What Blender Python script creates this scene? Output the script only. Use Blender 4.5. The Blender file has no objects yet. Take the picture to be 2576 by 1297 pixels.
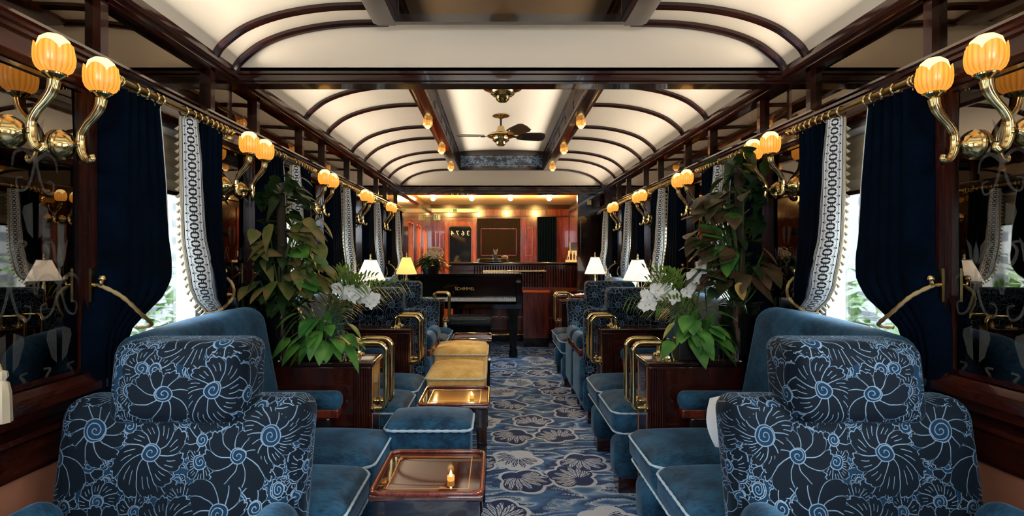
import bpy, bmesh, math, random
from mathutils import Vector, Matrix, Euler
PI = math.pi
random.seed(7)
C = bpy.context.scene.collection

# ------------------------------------------------------------------ camera, world, exposure
EYE = 1.20
cam_d = bpy.data.cameras.new('camera'); cam = bpy.data.objects.new('camera', cam_d); C.objects.link(cam)
cam.location = (0, 0, EYE); cam.rotation_euler = (PI/2, 0, 0)
cam_d.sensor_width = 36; cam_d.lens = 36*1300/2576
cam_d.shift_x = 39/2576; cam_d.shift_y = -7.5/2576
cam_d.clip_start = 0.05; cam_d.clip_end = 200
bpy.context.scene.camera = cam
sc = bpy.context.scene
sc.view_settings.view_transform = 'Standard'; sc.view_settings.look = 'None'
sc.view_settings.gamma = 1; sc.view_settings.use_curve_mapping = False
sc.view_settings.exposure = 0.3
sc.cycles.max_bounces = 8; sc.cycles.diffuse_bounces = 4; sc.cycles.glossy_bounces = 5
sc.cycles.transparent_max_bounces = 16; sc.cycles.transmission_bounces = 6
sc.cycles.sample_clamp_indirect = 6; sc.cycles.caustics_reflective = False; sc.cycles.caustics_refractive = False
sc.cycles.use_denoising = True
world = bpy.data.worlds.new('world'); sc.world = world; world.use_nodes = True
wn = world.node_tree.nodes['Background']
wn.inputs[0].default_value = (0.86, 0.93, 1.0, 1); wn.inputs[1].default_value = 38.0
world.cycles.sampling_method = 'MANUAL'

# room numbers (metres): camera stands at x=0,y=0, carriage runs along +y
XL, XR, CX = -1.24, 1.36, 0.06
PITCH = 1.03
WIN = [1.90 + PITCH*k for k in range(-3, 5)]          # window centres
PIL = [1.385 + PITCH*k for k in range(-2, 6)]         # pier centres
VIS = [1.90 + PITCH*k for k in range(0, 5)]
Y0, YB, YE = -1.75, 9.60, 6.39                        # wall behind the camera, far wall, end beam
ZW0, ZW1 = 0.80, 1.70
SIDES = (('left', XL, 1), ('right', XR, -1))
ORD = ['nearest', 'second', 'third', 'fourth', 'farthest']

for side, xw, s in SIDES:                              # daylight portals in the window openings
    for c in WIN:
        l = bpy.data.lights.new('window_daylight', 'AREA'); l.shape = 'RECTANGLE'; l.size = .60; l.size_y = .90
        l.cycles.is_portal = True
        o = bpy.data.objects.new('window_daylight', l); C.objects.link(o)
        o.location = (xw - s*.13, c, 1.25); o.rotation_euler = Vector((s, 0, 0)).to_track_quat('-Z', 'Z').to_euler()

def area(name, loc, look, sx, sy, power, col):
    l = bpy.data.lights.new(name, 'AREA'); l.shape = 'RECTANGLE'; l.size = sx; l.size_y = sy; l.energy = power; l.color = col
    o = bpy.data.objects.new(name, l); C.objects.link(o); o.location = loc
    o.rotation_euler = Vector(look).to_track_quat('-Z', 'Z').to_euler(); return o
# added fill strips, no real fixtures: along cornice and ceiling well, shining across and up
def fill_strip(name, x, z, s, y0, y1, power, col, up, spread):
    l = bpy.data.lights.new(name, 'AREA'); l.shape = 'RECTANGLE'; l.size = y1-y0; l.size_y = .03; l.energy = power; l.color = col; l.spread = math.radians(spread)
    o = bpy.data.objects.new(name, l); C.objects.link(o); o.location = (x, (y0+y1)/2, z)
    d = Vector((s*math.cos(math.radians(up)), 0, math.sin(math.radians(up)))); zz = -d; xx = Vector((0, 1, 0)); yy = zz.cross(xx)
    o.rotation_euler = Matrix((xx, yy, zz)).transposed().to_euler(); return o
for side, xw, s in SIDES:
    for (a, b) in ((-1.6, 2.33), (2.45, 6.35)):
        fill_strip('added_cornice_fill', xw+s*.075, EYE+.875, s, a, b, 11, (1, .92, .82), 22, 84)
    for (a, b) in ((-.8, 2.2), (2.7, 6.2)):
        fill_strip('added_well_fill', CX-s*(.553-.055), EYE+1.085, s, a, b, 6.5, (1, .94, .86), 30, 90)
# added daylight fill behind the camera, where the end wall is closed
area('added_rear_fill', (CX+.05, Y0+.03, 1.72), (0, 1, -.12), 1.1, 1.0, 48, (.82, .91, 1.0))

# ------------------------------------------------------------------ material helpers
class X:
    def __init__(s, nt, sock): s.nt, s.s = nt, sock
    def m(s, op, *a):
        n = s.nt.nodes.new('ShaderNodeMath'); n.operation = op
        for i, v in enumerate((s,)+a):
            if isinstance(v, X): s.nt.links.new(v.s, n.inputs[i])
            else: n.inputs[i].default_value = v
        return X(s.nt, n.outputs[0])
    def __add__(s, o): return s.m('ADD', o)
    __radd__ = __add__
    def __sub__(s, o): return s.m('SUBTRACT', o)
    def __rsub__(s, o): return (s*-1.0)+o
    def __mul__(s, o): return s.m('MULTIPLY', o)
    __rmul__ = __mul__
    def __truediv__(s, o): return s.m('DIVIDE', o)
    def lt(s, o): return s.m('LESS_THAN', o)
    def gt(s, o): return s.m('GREATER_THAN', o)
    def abs(s): return s.m('ABSOLUTE')
    def frac(s): return s.m('FRACT')
    def sin(s): return s.m('SINE')
    def cos(s): return s.m('COSINE')
    def sqrt(s): return s.m('SQRT')
    def mn(s, o): return s.m('MINIMUM', o)
    def mx(s, o): return s.m('MAXIMUM', o)
    def pw(s, o): return s.m('POWER', o)
    def ss(s, a, b):                                   # smooth 0..1 ramp
        n = s.nt.nodes.new('ShaderNodeMapRange'); n.interpolation_type = 'SMOOTHSTEP'
        s.nt.links.new(s.s, n.inputs[0]); n.inputs[1].default_value = a; n.inputs[2].default_value = b
        return X(s.nt, n.outputs[0])
def atan2(a, b): return a.m('ARCTAN2', b)
def lin(c): return tuple((v/12.92 if v <= .04045 else ((v+.055)/1.055)**2.4) for v in c)
def rgb(r, g, b): return lin((r/255, g/255, b/255)) + (1,)
class Mat:
    def __init__(s, name):
        s.mat = bpy.data.materials.new(name); s.mat.use_nodes = True
        s.nt = s.mat.node_tree; s.b = s.nt.nodes['Principled BSDF']; s.out = s.nt.nodes['Material Output']
    def n(s, t): return s.nt.nodes.new(t)
    def link(s, a, b): s.nt.links.new(a.s if isinstance(a, X) else a, b)
    def coord(s, kind='Object'):
        t = s.n('ShaderNodeTexCoord'); return t.outputs[kind]
    def sep(s, v):
        n = s.n('ShaderNodeSeparateXYZ'); s.link(v, n.inputs[0]); return [X(s.nt, o) for o in n.outputs]
    def comb(s, x, y, z=0.0):
        n = s.n('ShaderNodeCombineXYZ')
        for i, v in enumerate((x, y, z)):
            if isinstance(v, X): s.link(v, n.inputs[i])
            else: n.inputs[i].default_value = v
        return n.outputs[0]
    def noise(s, v, scale, detail=3, rough=.5):
        n = s.n('ShaderNodeTexNoise'); s.link(v, n.inputs['Vector']); n.inputs['Scale'].default_value = scale
        n.inputs['Detail'].default_value = detail; n.inputs['Roughness'].default_value = rough
        return X(s.nt, n.outputs[0])
    def voro(s, v, scale, rnd=1.0, feature='F1'):
        n = s.n('ShaderNodeTexVoronoi'); n.voronoi_dimensions = '2D'; n.feature = feature
        s.link(v, n.inputs['Vector']); n.inputs['Scale'].default_value = scale; n.inputs['Randomness'].default_value = rnd
        return n
    def mix(s, f, a, b):
        n = s.n('ShaderNodeMix'); n.data_type = 'RGBA'
        for i, v in ((0, f), (6, a), (7, b)):
            if isinstance(v, X): s.link(v, n.inputs[i])
            elif hasattr(v, 'is_output'): s.link(v, n.inputs[i])
            else: n.inputs[i].default_value = v
        return n.outputs[2]
    def set(s, **k):
        names = dict(col='Base Color', rough='Roughness', metal='Metallic', coat='Coat Weight', coat_r='Coat Roughness',
                     sheen='Sheen Weight', sheen_r='Sheen Roughness', sheen_t='Sheen Tint', emi='Emission Color', emi_s='Emission Strength',
                     trans='Transmission Weight', ior='IOR', spec='Specular IOR Level', alpha='Alpha')
        for q, v in k.items():
            i = s.b.inputs[names[q]]
            if isinstance(v, X) or hasattr(v, 'is_output'): s.link(v, i)
            else: i.default_value = v
        return s
    def bump(s, h, strength=.3, dist=.01):
        n = s.n('ShaderNodeBump'); n.inputs['Strength'].default_value = strength; n.inputs['Distance'].default_value = dist
        s.link(h, n.inputs['Height']); s.link(n.outputs[0], s.b.inputs['Normal']); return s
def simple(name, col, rough=.5, **k):
    return Mat(name).set(col=col, rough=rough, **k).mat

def wood(name, dark, light, rough=.12, scale=3.0, coat=.6, axis=2):
    m = Mat(name); x, y, z = m.sep(m.coord())
    st = [7.0, 7.0, 7.0]; st[axis] = .8
    v = m.comb(x*st[0], y*st[1], z*st[2])
    g = m.noise(v, scale, 5, .6); g2 = m.noise(v, scale*6, 2, .5)
    f = (g*.75 + g2*.25).ss(.35, .68)
    m.set(col=m.mix(f, dark, light), rough=rough, coat=coat, coat_r=.04)
    return m.mat
MAH = wood('mahogany', rgb(30, 11, 8), rgb(66, 26, 16), .15)
MAHY = wood('mahogany_long', rgb(30, 11, 7), rgb(68, 27, 16), .12, axis=1)
MAHX = wood('mahogany_cross', rgb(26, 11, 8), rgb(54, 22, 15), .18, axis=0)
MAHR = wood('red_mahogany', rgb(70, 22, 12), rgb(126, 46, 22), .2)
MAHO = wood('orange_mahogany', rgb(120, 50, 20), rgb(176, 84, 36), .22)
EBONY = wood('ebonised_wood', rgb(14, 8, 7), rgb(34, 16, 12), .15)
TABW = wood('polished_table_top', rgb(60, 26, 17), rgb(92, 46, 30), .05, coat=1.0, axis=1)
INLAY = simple('inlay', rgb(196, 120, 56), .2, coat=.6)
BRASS = simple('polished_brass', rgb(216, 190, 132), .15, metal=1)
BRASSD = simple('aged_brass', rgb(170, 142, 96), .28, metal=1)
CHROME = simple('silver', rgb(215, 213, 208), .15, metal=1)
CREAM = Mat('cream_ceiling').set(col=rgb(220, 206, 184), rough=.38, spec=.4).mat
WHITE = simple('white_paint', rgb(228, 228, 222), .4)
TAN = simple('tan_leather', rgb(150, 96, 72), .55)
MIRROR = simple('smoked_mirror', rgb(122, 108, 92), .015, metal=1)
MIRRORD = simple('dark_mirror', rgb(128, 122, 116), .01, metal=1)
MIRRORB = simple('brown_mirror', rgb(84, 70, 56), .02, metal=1)
LACQ = simple('black_lacquer', rgb(7, 7, 8), .10, spec=.3)
IVORY = simple('ivory', rgb(236, 232, 220), .3)
BLACK = simple('black', rgb(10, 10, 11), .4)
LEATHER = Mat('black_leather'); LEATHER.set(col=rgb(17, 18, 18), rough=.34); LEATHER.bump(LEATHER.noise(LEATHER.coord(), 40), .3); LEATHER = LEATHER.mat
PAPER = simple('paper', rgb(226, 228, 230), .6)
GREENSIGN = simple('sign_green', rgb(10, 110, 70), .4)
GOLDLET = simple('gold_lettering', rgb(190, 150, 90), .35, metal=.6)
ETCH = simple('etched_glass', rgb(150, 148, 140), .5)
SOIL = simple('dark_soil', rgb(24, 19, 15), .9)
STEM = simple('stem_green', rgb(58, 80, 32), .5)
BARK = simple('moss_pole', rgb(52, 40, 26), .9)

def velvet(name, base, hi, sheen=.35, tint=(.35, .55, .8, 1)):
    m = Mat(name); co = m.coord()
    x, y, z = m.sep(co)
    a = m.noise(co, 9, 4, .65); b = m.noise(m.comb(x*30, y*110, z*60), 1.5, 3, .6)
    f = (a*.65+b*.35).ss(.36, .66)
    m.set(col=m.mix(f, base, hi), rough=.75, sheen=sheen, sheen_r=.35, sheen_t=tint, spec=.2)
    m.bump(b, .15, .004)
    return m.mat
VEL = velvet('blue_velvet', rgb(11, 38, 58), rgb(38, 82, 110))
YEL = velvet('gold_velvet', rgb(216, 160, 78), rgb(246, 202, 126), .2, (1, .8, .5, 1))
CURT = velvet('navy_curtain', rgb(2, 9, 19), rgb(4, 16, 32), .0, (.2, .35, .6, 1))
CURT.node_tree.nodes['Principled BSDF'].inputs['Specular IOR Level'].default_value = .04
CURT.node_tree.nodes['Principled BSDF'].inputs['Roughness'].default_value = .95
LINER = simple('curtain_liner', rgb(205, 196, 184), .8)

def figured():
    m = Mat('figured_velvet'); x, y, z = m.sep(m.coord())
    nx, ny, nz = m.sep(m.coord('Normal'))
    onx = nx.abs().gt(.72); onz = nz.abs().gt(.72)
    uu = x + (y-x)*onx; vv = z + (y-z)*onz
    p0 = m.comb(uu, vv)
    w1 = m.noise(p0, 16, 2); w2 = m.noise(m.comb(uu+7.3, vv+2.1), 16, 2); w3 = m.noise(m.comb(uu+1.3, vv+5.1), 5, 2); w4 = m.noise(m.comb(uu+4.4, vv+8.2), 5, 2)
    u = uu + (w1-.5)*.014 + (w3-.5)*.03; v = vv + (w2-.5)*.014 + (w4-.5)*.03
    T = 1/(2*PI)
    def cell(S, rnd, off):
        n = m.voro(m.comb(u+off, v+off), S, rnd)
        px, pz, _ = m.sep(n.outputs['Position'])
        c = m.n('ShaderNodeSeparateColor'); m.link(n.outputs['Color'], c.inputs[0]); cr, cg, cb = [X(m.nt, o) for o in c.outputs]
        du, dv = u+off-px, v+off-pz
        return (du*du+dv*dv).sqrt(), atan2(dv, du), cr, cg, cb
    def line(d, w): return 1.0 - d.abs().ss(w*.5, w*1.15)
    def flower(S, rnd, off, rc0, rc1, rb0, rbv, n, lw, step):
        r, th, c1, c2, c3 = cell(S, rnd, off)
        rc = c2*rc1 + rc0; n = (c2*4.0 + (n-.5)).m('FLOOR')
        sg = c1.gt(.5)*2.0 - 1.0
        sp = line(((r/step + th*T*sg + c1).frac()-.5)*step, lw)*r.lt(rc-.001)*r.gt(.002)
        ring = line(r-rc, lw)
        ph = th*T + c1*3.0 + sg*(r-rc)*1.3
        q = (ph*n).frac()
        lob = (q*PI).sin().pw(.55)*(rb0*.30) + (q*3*PI).sin().abs()*(rb0*.07)
        var = (th*2.0 + c3*6.28).cos()*(rb0*.16) + (th + c2*6.28).cos()*(rb0*.16)
        rb = ((lob + var + (rb0*.74)) + c3*rbv).mx(rc + .004)
        inn = r.lt(rb)*r.gt(rc)
        pet = line(((q-.5).abs()*-1.0+.5)*r*(2*PI)/n, lw)*inn
        curl = line(((q-.5).abs()-.16).abs()*r*(2*PI)/n, lw*.8)*inn*r.gt(rb*.55)*r.lt(rb*.8)*c3.gt(.45)
        outl = line(r-rb, lw)
        return (sp.mx(ring)).mx(pet.mx(outl)).mx(curl), r.lt(rb+.003), inn
    L1, a1, i1 = flower(6.1, .72, 0.0, .018, .012, .077, .014, 9.0, .0015, .0118)
    L2, a2, i2 = flower(11.5, .75, 3.3, .012, .007, .040, .008, 6.0, .0014, .0092)
    L3, a3, i3 = flower(21.0, .75, 6.1, .011, .006, .019, .005, 6.0, .0013, .0078)
    n1 = 1.0-a1; n2 = n1*(1.0-a2)
    L = (L1.mx(L2*n1)).mx(L3*n2)
    ins = (i1.mx(i2*n1)).mx(i3*n2)
    fade = m.noise(p0, 3.0, 2).ss(.3, .6)*.45+.55
    base = m.mix(ins, rgb(16, 46, 70), rgb(5, 18, 30))
    col = m.mix(L*fade, base, rgb(128, 152, 174))
    m.set(col=col, rough=.75, sheen=.2, sheen_r=.35, sheen_t=(.35, .55, .8, 1), spec=.15)
    m.bump(L, .35, .004)
    return m.mat
FIG = figured()

def carpet():
    m = Mat('blue_lotus_carpet'); x, y, z = m.sep(m.coord())
    p = m.comb(x, y)
    w1 = m.noise(p, 5, 2); w2 = m.noise(m.comb(x+3.7, y+9.1), 5, 2)
    u = x + (w1-.5)*.05; v = y + (w2-.5)*.05
    T = 1/(2*PI)
    n = m.voro(m.comb(u, v), 2.7, .7)
    px, py, _ = m.sep(n.outputs['Position'])
    s = m.n('ShaderNodeSeparateColor'); m.link(n.outputs['Color'], s.inputs[0]); ca, cb, cc = [X(m.nt, o) for o in s.outputs]
    du, dv = u-px, v-py
    r = (du*du+dv*dv).sqrt(); th = atan2(dv, du) + ca*6.28
    sc5 = (th*2.5).cos().abs()
    R = sc5*.030 + .112
    fr = r/R
    # lotus drawing inside each medallion: a fan of feathered petals springing from near one edge
    rot = ca*6.28
    lx = du*rot.cos() + dv*rot.sin(); ly = dv*rot.cos() - du*rot.sin()
    gy = ly + .058
    rr = (lx*lx + gy*gy).sqrt(); tt = atan2(lx, gy)
    pp = tt*2.55
    q = ((pp.frac()-.5).abs())*2.0
    lf = (rr/.155)
    leaf = q.lt((lf*2.9).sin().abs()*.86)*lf.gt(.16)*lf.lt(1.0)*tt.abs().lt(1.7)
    vein = ((((pp*3.0)+(lf*4.0)).frac()-.5).abs()*2.0).gt(.30)
    leaf = leaf*vein.mx(lf.lt(.42))*((q-.06).gt(0.0))
    leaf = leaf*fr.lt(.9)
    invert = cc.gt(.78)
    navy = rgb(28, 54, 104); cream = rgb(228, 238, 252); mid = rgb(74, 120, 178); pale = rgb(168, 198, 228)
    medA = m.mix(leaf, navy, cream); medB = m.mix(leaf, cream, navy)
    med = m.mix(invert, medA, medB)
    # waves and speckle between the medallions
    nz = m.noise(m.comb(u*.9, v*2.2), 1.7, 3, .5)
    ban = (nz*10.0 + v*2.6).frac()
    spk = m.noise(p, 120, 1).gt(.52)
    c0 = m.mix(ban.ss(.05, .5), navy, mid)
    c0 = m.mix(ban.ss(.5, .72), c0, pale)
    c0 = m.mix(ban.gt(.80), c0, pale); c0 = m.mix(ban.gt(.80)*spk, c0, navy)
    c0 = m.mix((ban-.78).abs().lt(.03), c0, cream)
    c0 = m.mix(m.noise(p, 2.3, 2).ss(.5, .7)*.6, c0, mid)
    col = m.mix(fr.lt(1.0), c0, med)
    col = m.mix((fr-1.04).abs().lt(.075), col, cream)
    pile = m.noise(p, 300, 2)
    m.set(col=col, rough=.95, sheen=.1, spec=.1); m.bump(pile, .4, .004)
    return m.mat
CARPET = carpet()

def trimband():
    m = Mat('guilloche_band'); u, v, _ = m.sep(m.coord('UV'))
    F = 2.7
    f = (v*F).frac(); U = u-.5; V = (f-.5)*(1/F)
    def rr(U, V, hw, hh, rad):
        a = (U.abs()-(hw-rad)).mx(0.0); b = (V.abs()-(hh-rad)).mx(0.0)
        return (a*a+b*b).sqrt()-rad
    ring = (rr(U, V, .185, .145, .11)+.038).abs().lt(.038)
    ring = ring*(1.0-V.abs().lt(.014))
    chain = (U.abs()-.035).abs().lt(.018)*V.abs().gt(.13)
    outl = (rr(U, V, .285, .20, .15)).abs().lt(.013)*U.abs().gt(.10)
    fl = ((v*F+.5).frac()-.5)*(1/F)
    dots = ((U.abs()-.30).abs() + fl.abs()).lt(.050)
    bord = ((U.abs()-.405).abs().lt(.016)).mx((U.abs()-.455).abs().lt(.010))
    k = (ring.mx(chain)).mx(outl*.8).mx(dots.mx(bord))
    m.set(col=m.mix(k, rgb(232, 232, 230), rgb(10, 13, 20)), rough=.8, sheen=.1)
    return m.mat
BAND = trimband()
FRINGE = simple('cream_fringe', rgb(196, 180, 150), .8)
ROPE = Mat('cord'); _x, _y, _z = ROPE.sep(ROPE.coord()); ROPE.set(col=ROPE.mix(((_x+_y+_z)*55.0).sin().ss(-.3, .3), rgb(110, 84, 48), rgb(176, 152, 104)), rough=.7); ROPE = ROPE.mat
PIPING = simple('pale_piping', rgb(172, 192, 206), .7)
PIPINGW = simple('cream_piping', rgb(214, 200, 170), .7)

def glassmat(name, tint=(1, 1, 1, 1), gl=.12):
    m = Mat(name); t = m.n('ShaderNodeBsdfTransparent'); g = m.n('ShaderNodeBsdfGlossy'); mx = m.n('ShaderNodeMixShader')
    t.inputs[0].default_value = tint; g.inputs['Roughness'].default_value = .01
    fr = m.n('ShaderNodeFresnel'); fr.inputs[0].default_value = 1.4
    f = X(m.nt, fr.outputs[0])*.8 + gl*.2
    m.link(f, mx.inputs[0]); m.link(t.outputs[0], mx.inputs[1]); m.link(g.outputs[0], mx.inputs[2]); m.link(mx.outputs[0], m.out.inputs[0])
    return m.mat
PANE = glassmat('window_glass', (.93, .96, .95, 1))
VASE = glassmat('vase_glass', (.62, .66, .62, 1), .3)
ETCHED = Mat('etched_motif')
_t = ETCHED.n('ShaderNodeBsdfTransparent'); _m = ETCHED.n('ShaderNodeMixShader'); _m.inputs[0].default_value = .12
ETCHED.set(col=rgb(190, 186, 172), rough=.6); ETCHED.link(_t.outputs[0], _m.inputs[1]); ETCHED.link(ETCHED.b.outputs[0], _m.inputs[2]); ETCHED.link(_m.outputs[0], ETCHED.out.inputs[0]); ETCHED = ETCHED.mat

def lampglass(name, col, emi, strength, tr=(1, .62, .2, 1), ribs=0, cx=0.0):
    m = Mat(name); d = m.n('ShaderNodeBsdfTranslucent'); d.inputs[0].default_value = tr
    e = m.n('ShaderNodeEmission'); e.inputs[0].default_value = emi; e.inputs[1].default_value = strength
    if ribs:                                           # moulded flutes: thicker glass glows deeper
        x, y, z = m.sep(m.coord()); th = atan2(y, x-cx)
        k = (th*(ribs/2)).cos().abs().pw(.7)
        m.link(k*(strength*.85)+strength*.55, e.inputs[1]); m.link(m.mix(k, (tr[0]*.75, tr[1]*.6, tr[2]*.5, 1), tr), d.inputs[0])
    g = m.n('ShaderNodeBsdfGlossy'); g.inputs['Roughness'].default_value = .3; g.inputs[0].default_value = (.08, .08, .07, 1)
    a = m.n('ShaderNodeAddShader'); b = m.n('ShaderNodeAddShader')
    m.link(d.outputs[0], a.inputs[0]); m.link(e.outputs[0], a.inputs[1]); m.link(a.outputs[0], b.inputs[0]); m.link(g.outputs[0], b.inputs[1])
    m.link(b.outputs[0], m.out.inputs[0]); return m.mat
def emit(name, col, strength):
    m = Mat(name); m.set(col=(0, 0, 0, 1), emi=col, emi_s=strength); return m.mat
TULIP = lampglass('amber_tulip_glass', None, (1, .46, .09, 1), .30, (.50, .24, .045, 1), 20, .122)
BULB = emit('sconce_bulb', (1, .70, .26, 1), 2.1)
GLOBE = lampglass('amber_globe_glass', None, (1, .46, .10, 1), .34, (.45, .23, .05, 1), 10)
FLAME = emit('candle_flame', (1, .62, .18, 1), 6.0)
CUPG = emit('candle_cup', (1, .40, .06, 1), .9)
SPOT = emit('bar_bulb', (1, .58, .17, 1), 1000.0)
SHADEW = lampglass('white_lamp_shade', None, (1, .87, .74, 1), .60, (.75, .68, .58, 1))  # window backlight on the shade painted in as extra emission
SHADEY = lampglass('amber_lamp_shade', None, (1, .58, .16, 1), .85, (.6, .45, .2, 1))

def leafmat(name, a, b, tr):
    m = Mat(name); f = m.noise(m.coord(), 14, 3).ss(.35, .65)
    m.set(col=m.mix(f, a, b), rough=.38, spec=.4)
    t = m.n('ShaderNodeBsdfTranslucent'); t.inputs[0].default_value = tr
    mx = m.n('ShaderNodeMixShader'); mx.inputs[0].default_value = .25
    m.link(m.b.outputs[0], mx.inputs[1]); m.link(t.outputs[0], mx.inputs[2]); m.link(mx.outputs[0], m.out.inputs[0]); return m.mat
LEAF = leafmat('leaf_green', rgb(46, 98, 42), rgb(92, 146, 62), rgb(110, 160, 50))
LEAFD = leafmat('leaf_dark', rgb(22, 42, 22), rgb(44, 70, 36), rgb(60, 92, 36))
LEAFB = leafmat('leaf_bronze', rgb(80, 104, 46), rgb(136, 116, 76), rgb(150, 160, 66))
LEAFR = leafmat('leaf_dusky', rgb(54, 60, 34), rgb(102, 70, 54), rgb(96, 84, 44))
PALM = leafmat('leaf_palm', rgb(62, 98, 34), rgb(112, 146, 66), rgb(140, 170, 60))
PETAL = leafmat('white_petal', rgb(238, 236, 228), rgb(250, 248, 242), rgb(240, 236, 220))
PETALC = simple('petal_centre', rgb(226, 200, 130), .5)

# ------------------------------------------------------------------ mesh helpers
class MB:
    def __init__(s): s.v, s.f, s.uv = [], [], {}
    def add(s, vs, fs, uvs=None):
        o = len(s.v); s.v += [tuple(p) for p in vs]
        for i, f in enumerate(fs):
            if uvs: s.uv[len(s.f)] = [uvs[k] for k in f]
            s.f.append(tuple(k+o for k in f))
        return s
    def box(s, x0, x1, y0, y1, z0, z1):
        v = [(x, y, z) for x in (x0, x1) for y in (y0, y1) for z in (z0, z1)]
        return s.add(v, [(0, 1, 3, 2), (4, 6, 7, 5), (0, 4, 5, 1), (2, 3, 7, 6), (0, 2, 6, 4), (1, 5, 7, 3)])
    def soft(s, x0, x1, y0, y1, z0, z1, r=.03, n=5, top=0., front=0., fn=None, seg=3):
        a = [(x1-x0)/2, (y1-y0)/2, (z1-z0)/2]; c = [(x1+x0)/2, (y1+y0)/2, (z1+z0)/2]
        r = min(r, *[q*.98 for q in a])
        ax = []
        for h in a:
            e = [-h + r*(1-math.tan((1-t/seg)*PI/4)) for t in range(seg+1)]
            inn = [-(h-r) + 2*(h-r)*k/(n) for k in range(1, n)]
            ax.append(e + inn + [-q for q in reversed(e)])
        idx = {}; vs = []; fs = []
        def vid(p):
            k = tuple(round(q, 6) for q in p)
            if k not in idx:
                inner = [max(-(a[i]-r), min(a[i]-r, p[i])) for i in range(3)]
                d = Vector([p[i]-inner[i] for i in range(3)]); d = d.normalized()*r if d.length > 1e-9 else d
                q = Vector(inner)+d
                uu, vv, ww = [q[i]/a[i] for i in range(3)]
                if top and ww > 0: q.z += top*max(0, 1-uu**2)**.6*max(0, 1-vv**2)**.6*ww
                if front: q.y += (1 if vv > 0 else -1)*front*max(0, 1-uu**2)*max(0, 1-ww**2)*abs(vv)
                q = Vector((q.x+c[0], q.y+c[1], q.z+c[2]))
                if fn: q = Vector(fn(*q))
                idx[k] = len(vs); vs.append(tuple(q))
            return idx[k]
        for d in range(3):
            e, g = (d+1) % 3, (d+2) % 3
            for sgn in (-1, 1):
                A, B = ax[e], ax[g]
                for i in range(len(A)-1):
                    for j in range(len(B)-1):
                        q = []
                        for (ii, jj) in ((i, j), (i+1, j), (i+1, j+1), (i, j+1)):
                            p = [0, 0, 0]; p[d] = sgn*a[d]; p[e] = A[ii]; p[g] = B[jj]; q.append(vid(p))
                        if sgn < 0: q.reverse()
                        if len(set(q)) == 4: fs.append(tuple(q))
        return s.add(vs, fs)
    def tube(s, pts, rad, n=8, closed=False, cap=True, flute=None):
        P = [Vector(p) for p in pts]; N = len(P); rs = rad if isinstance(rad, (list, tuple)) else [rad]*N
        vs, fs = [], []; prev = None
        for i in range(N):
            if closed: t = P[(i+1) % N]-P[i-1]
            else: t = P[min(i+1, N-1)]-P[max(i-1, 0)]
            t.normalize()
            if prev is None:
                ref = Vector((0, 0, 1)) if abs(t.z) < .9 else Vector((1, 0, 0)); a = t.cross(ref).normalized()
            else:
                a = (prev - t*prev.dot(t)); a = a.normalized() if a.length > 1e-6 else t.orthogonal().normalized()
            prev = a; b = t.cross(a)
            for k in range(n):
                g = 2*PI*k/n; vs.append(P[i]+(a*math.cos(g)+b*math.sin(g))*rs[i]*(1+flute[1]*abs(math.cos(flute[0]*g/2))-flute[1]*.5 if flute else 1))
        for i in range(N if closed else N-1):
            j = (i+1) % N
            for k in range(n):
                fs.append((i*n+k, i*n+(k+1) % n, j*n+(k+1) % n, j*n+k))
        if not closed and cap:
            fs.append(tuple(range(n))[::-1]); fs.append(tuple((N-1)*n+k for k in range(n)))
        return s.add(vs, fs)
    def lathe(s, prof, c=(0, 0, 0), n=24, axis='z', fn=None):
        vs, fs = [], []
        for i, (r, h) in enumerate(prof):
            for k in range(n):
                g = 2*PI*k/n; rr, hh = fn(r, h, g, i) if fn else (r, h)
                p = (rr*math.cos(g), rr*math.sin(g), hh)
                if axis == 'x': p = (p[2], p[0], p[1])
                if axis == 'y': p = (p[1], p[2], p[0])
                vs.append((p[0]+c[0], p[1]+c[1], p[2]+c[2]))
        for i in range(len(prof)-1):
            for k in range(n):
                fs.append((i*n+k, i*n+(k+1) % n, (i+1)*n+(k+1) % n, (i+1)*n+k))
        if prof[0][0] > 1e-6 and not fn: fs.append(tuple(range(n))[::-1])
        if prof[-1][0] > 1e-6 and not fn: fs.append(tuple((len(prof)-1)*n+k for k in range(n)))
        return s.add(vs, fs)
    def ext(s, prof, y0, y1, axis='y'):                # closed outline (a,z) pushed along an axis
        n = len(prof)
        if axis == 'y': vs = [(a, y, z) for y in (y0, y1) for a, z in prof]
        else: vs = [(y, a, z) for y in (y0, y1) for a, z in prof]
        fs = [(i, (i+1) % n, n+(i+1) % n, n+i) for i in range(n)]
        fs += [tuple(range(n))[::-1], tuple(range(n, 2*n))]
        return s.add(vs, fs)
    def grid(s, rows, uv=None, closed=False):
        m = len(rows[0]); vs = [p for r in rows for p in r]; fs = []
        for i in range(len(rows)-1):
            for j in range(m-1 if not closed else m):
                k = (j+1) % m
                fs.append((i*m+j, i*m+k, (i+1)*m+k, (i+1)*m+j))
        return s.add(vs, fs, [q for r in uv for q in r] if uv else None)
    def build(s, name, mat, parent=None, smooth=40, solid=0.0):
        me = bpy.data.meshes.new(name); me.from_pydata(s.v, [], s.f)
        if s.uv:
            l = me.uv_layers.new(name='UVMap')
            for p in me.polygons:
                q = s.uv.get(p.index)
                if q:
                    for k, li in enumerate(p.loop_indices): l.data[li].uv = q[k]
        bm = bmesh.new(); bm.from_mesh(me)
        if solid: pass
        bmesh.ops.recalc_face_normals(bm, faces=bm.faces); bm.to_mesh(me); bm.free()
        if smooth:
            me.shade_smooth(); me.set_sharp_from_angle(angle=math.radians(smooth))
        if isinstance(mat, (list, tuple)):
            for q in mat: me.materials.append(q)
        else: me.materials.append(mat)
        o = bpy.data.objects.new(name, me); C.objects.link(o)
        if parent: o.parent = parent
        if solid:
            md = o.modifiers.new('thickness', 'SOLIDIFY'); md.thickness = solid; md.offset = 0
        return o
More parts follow.
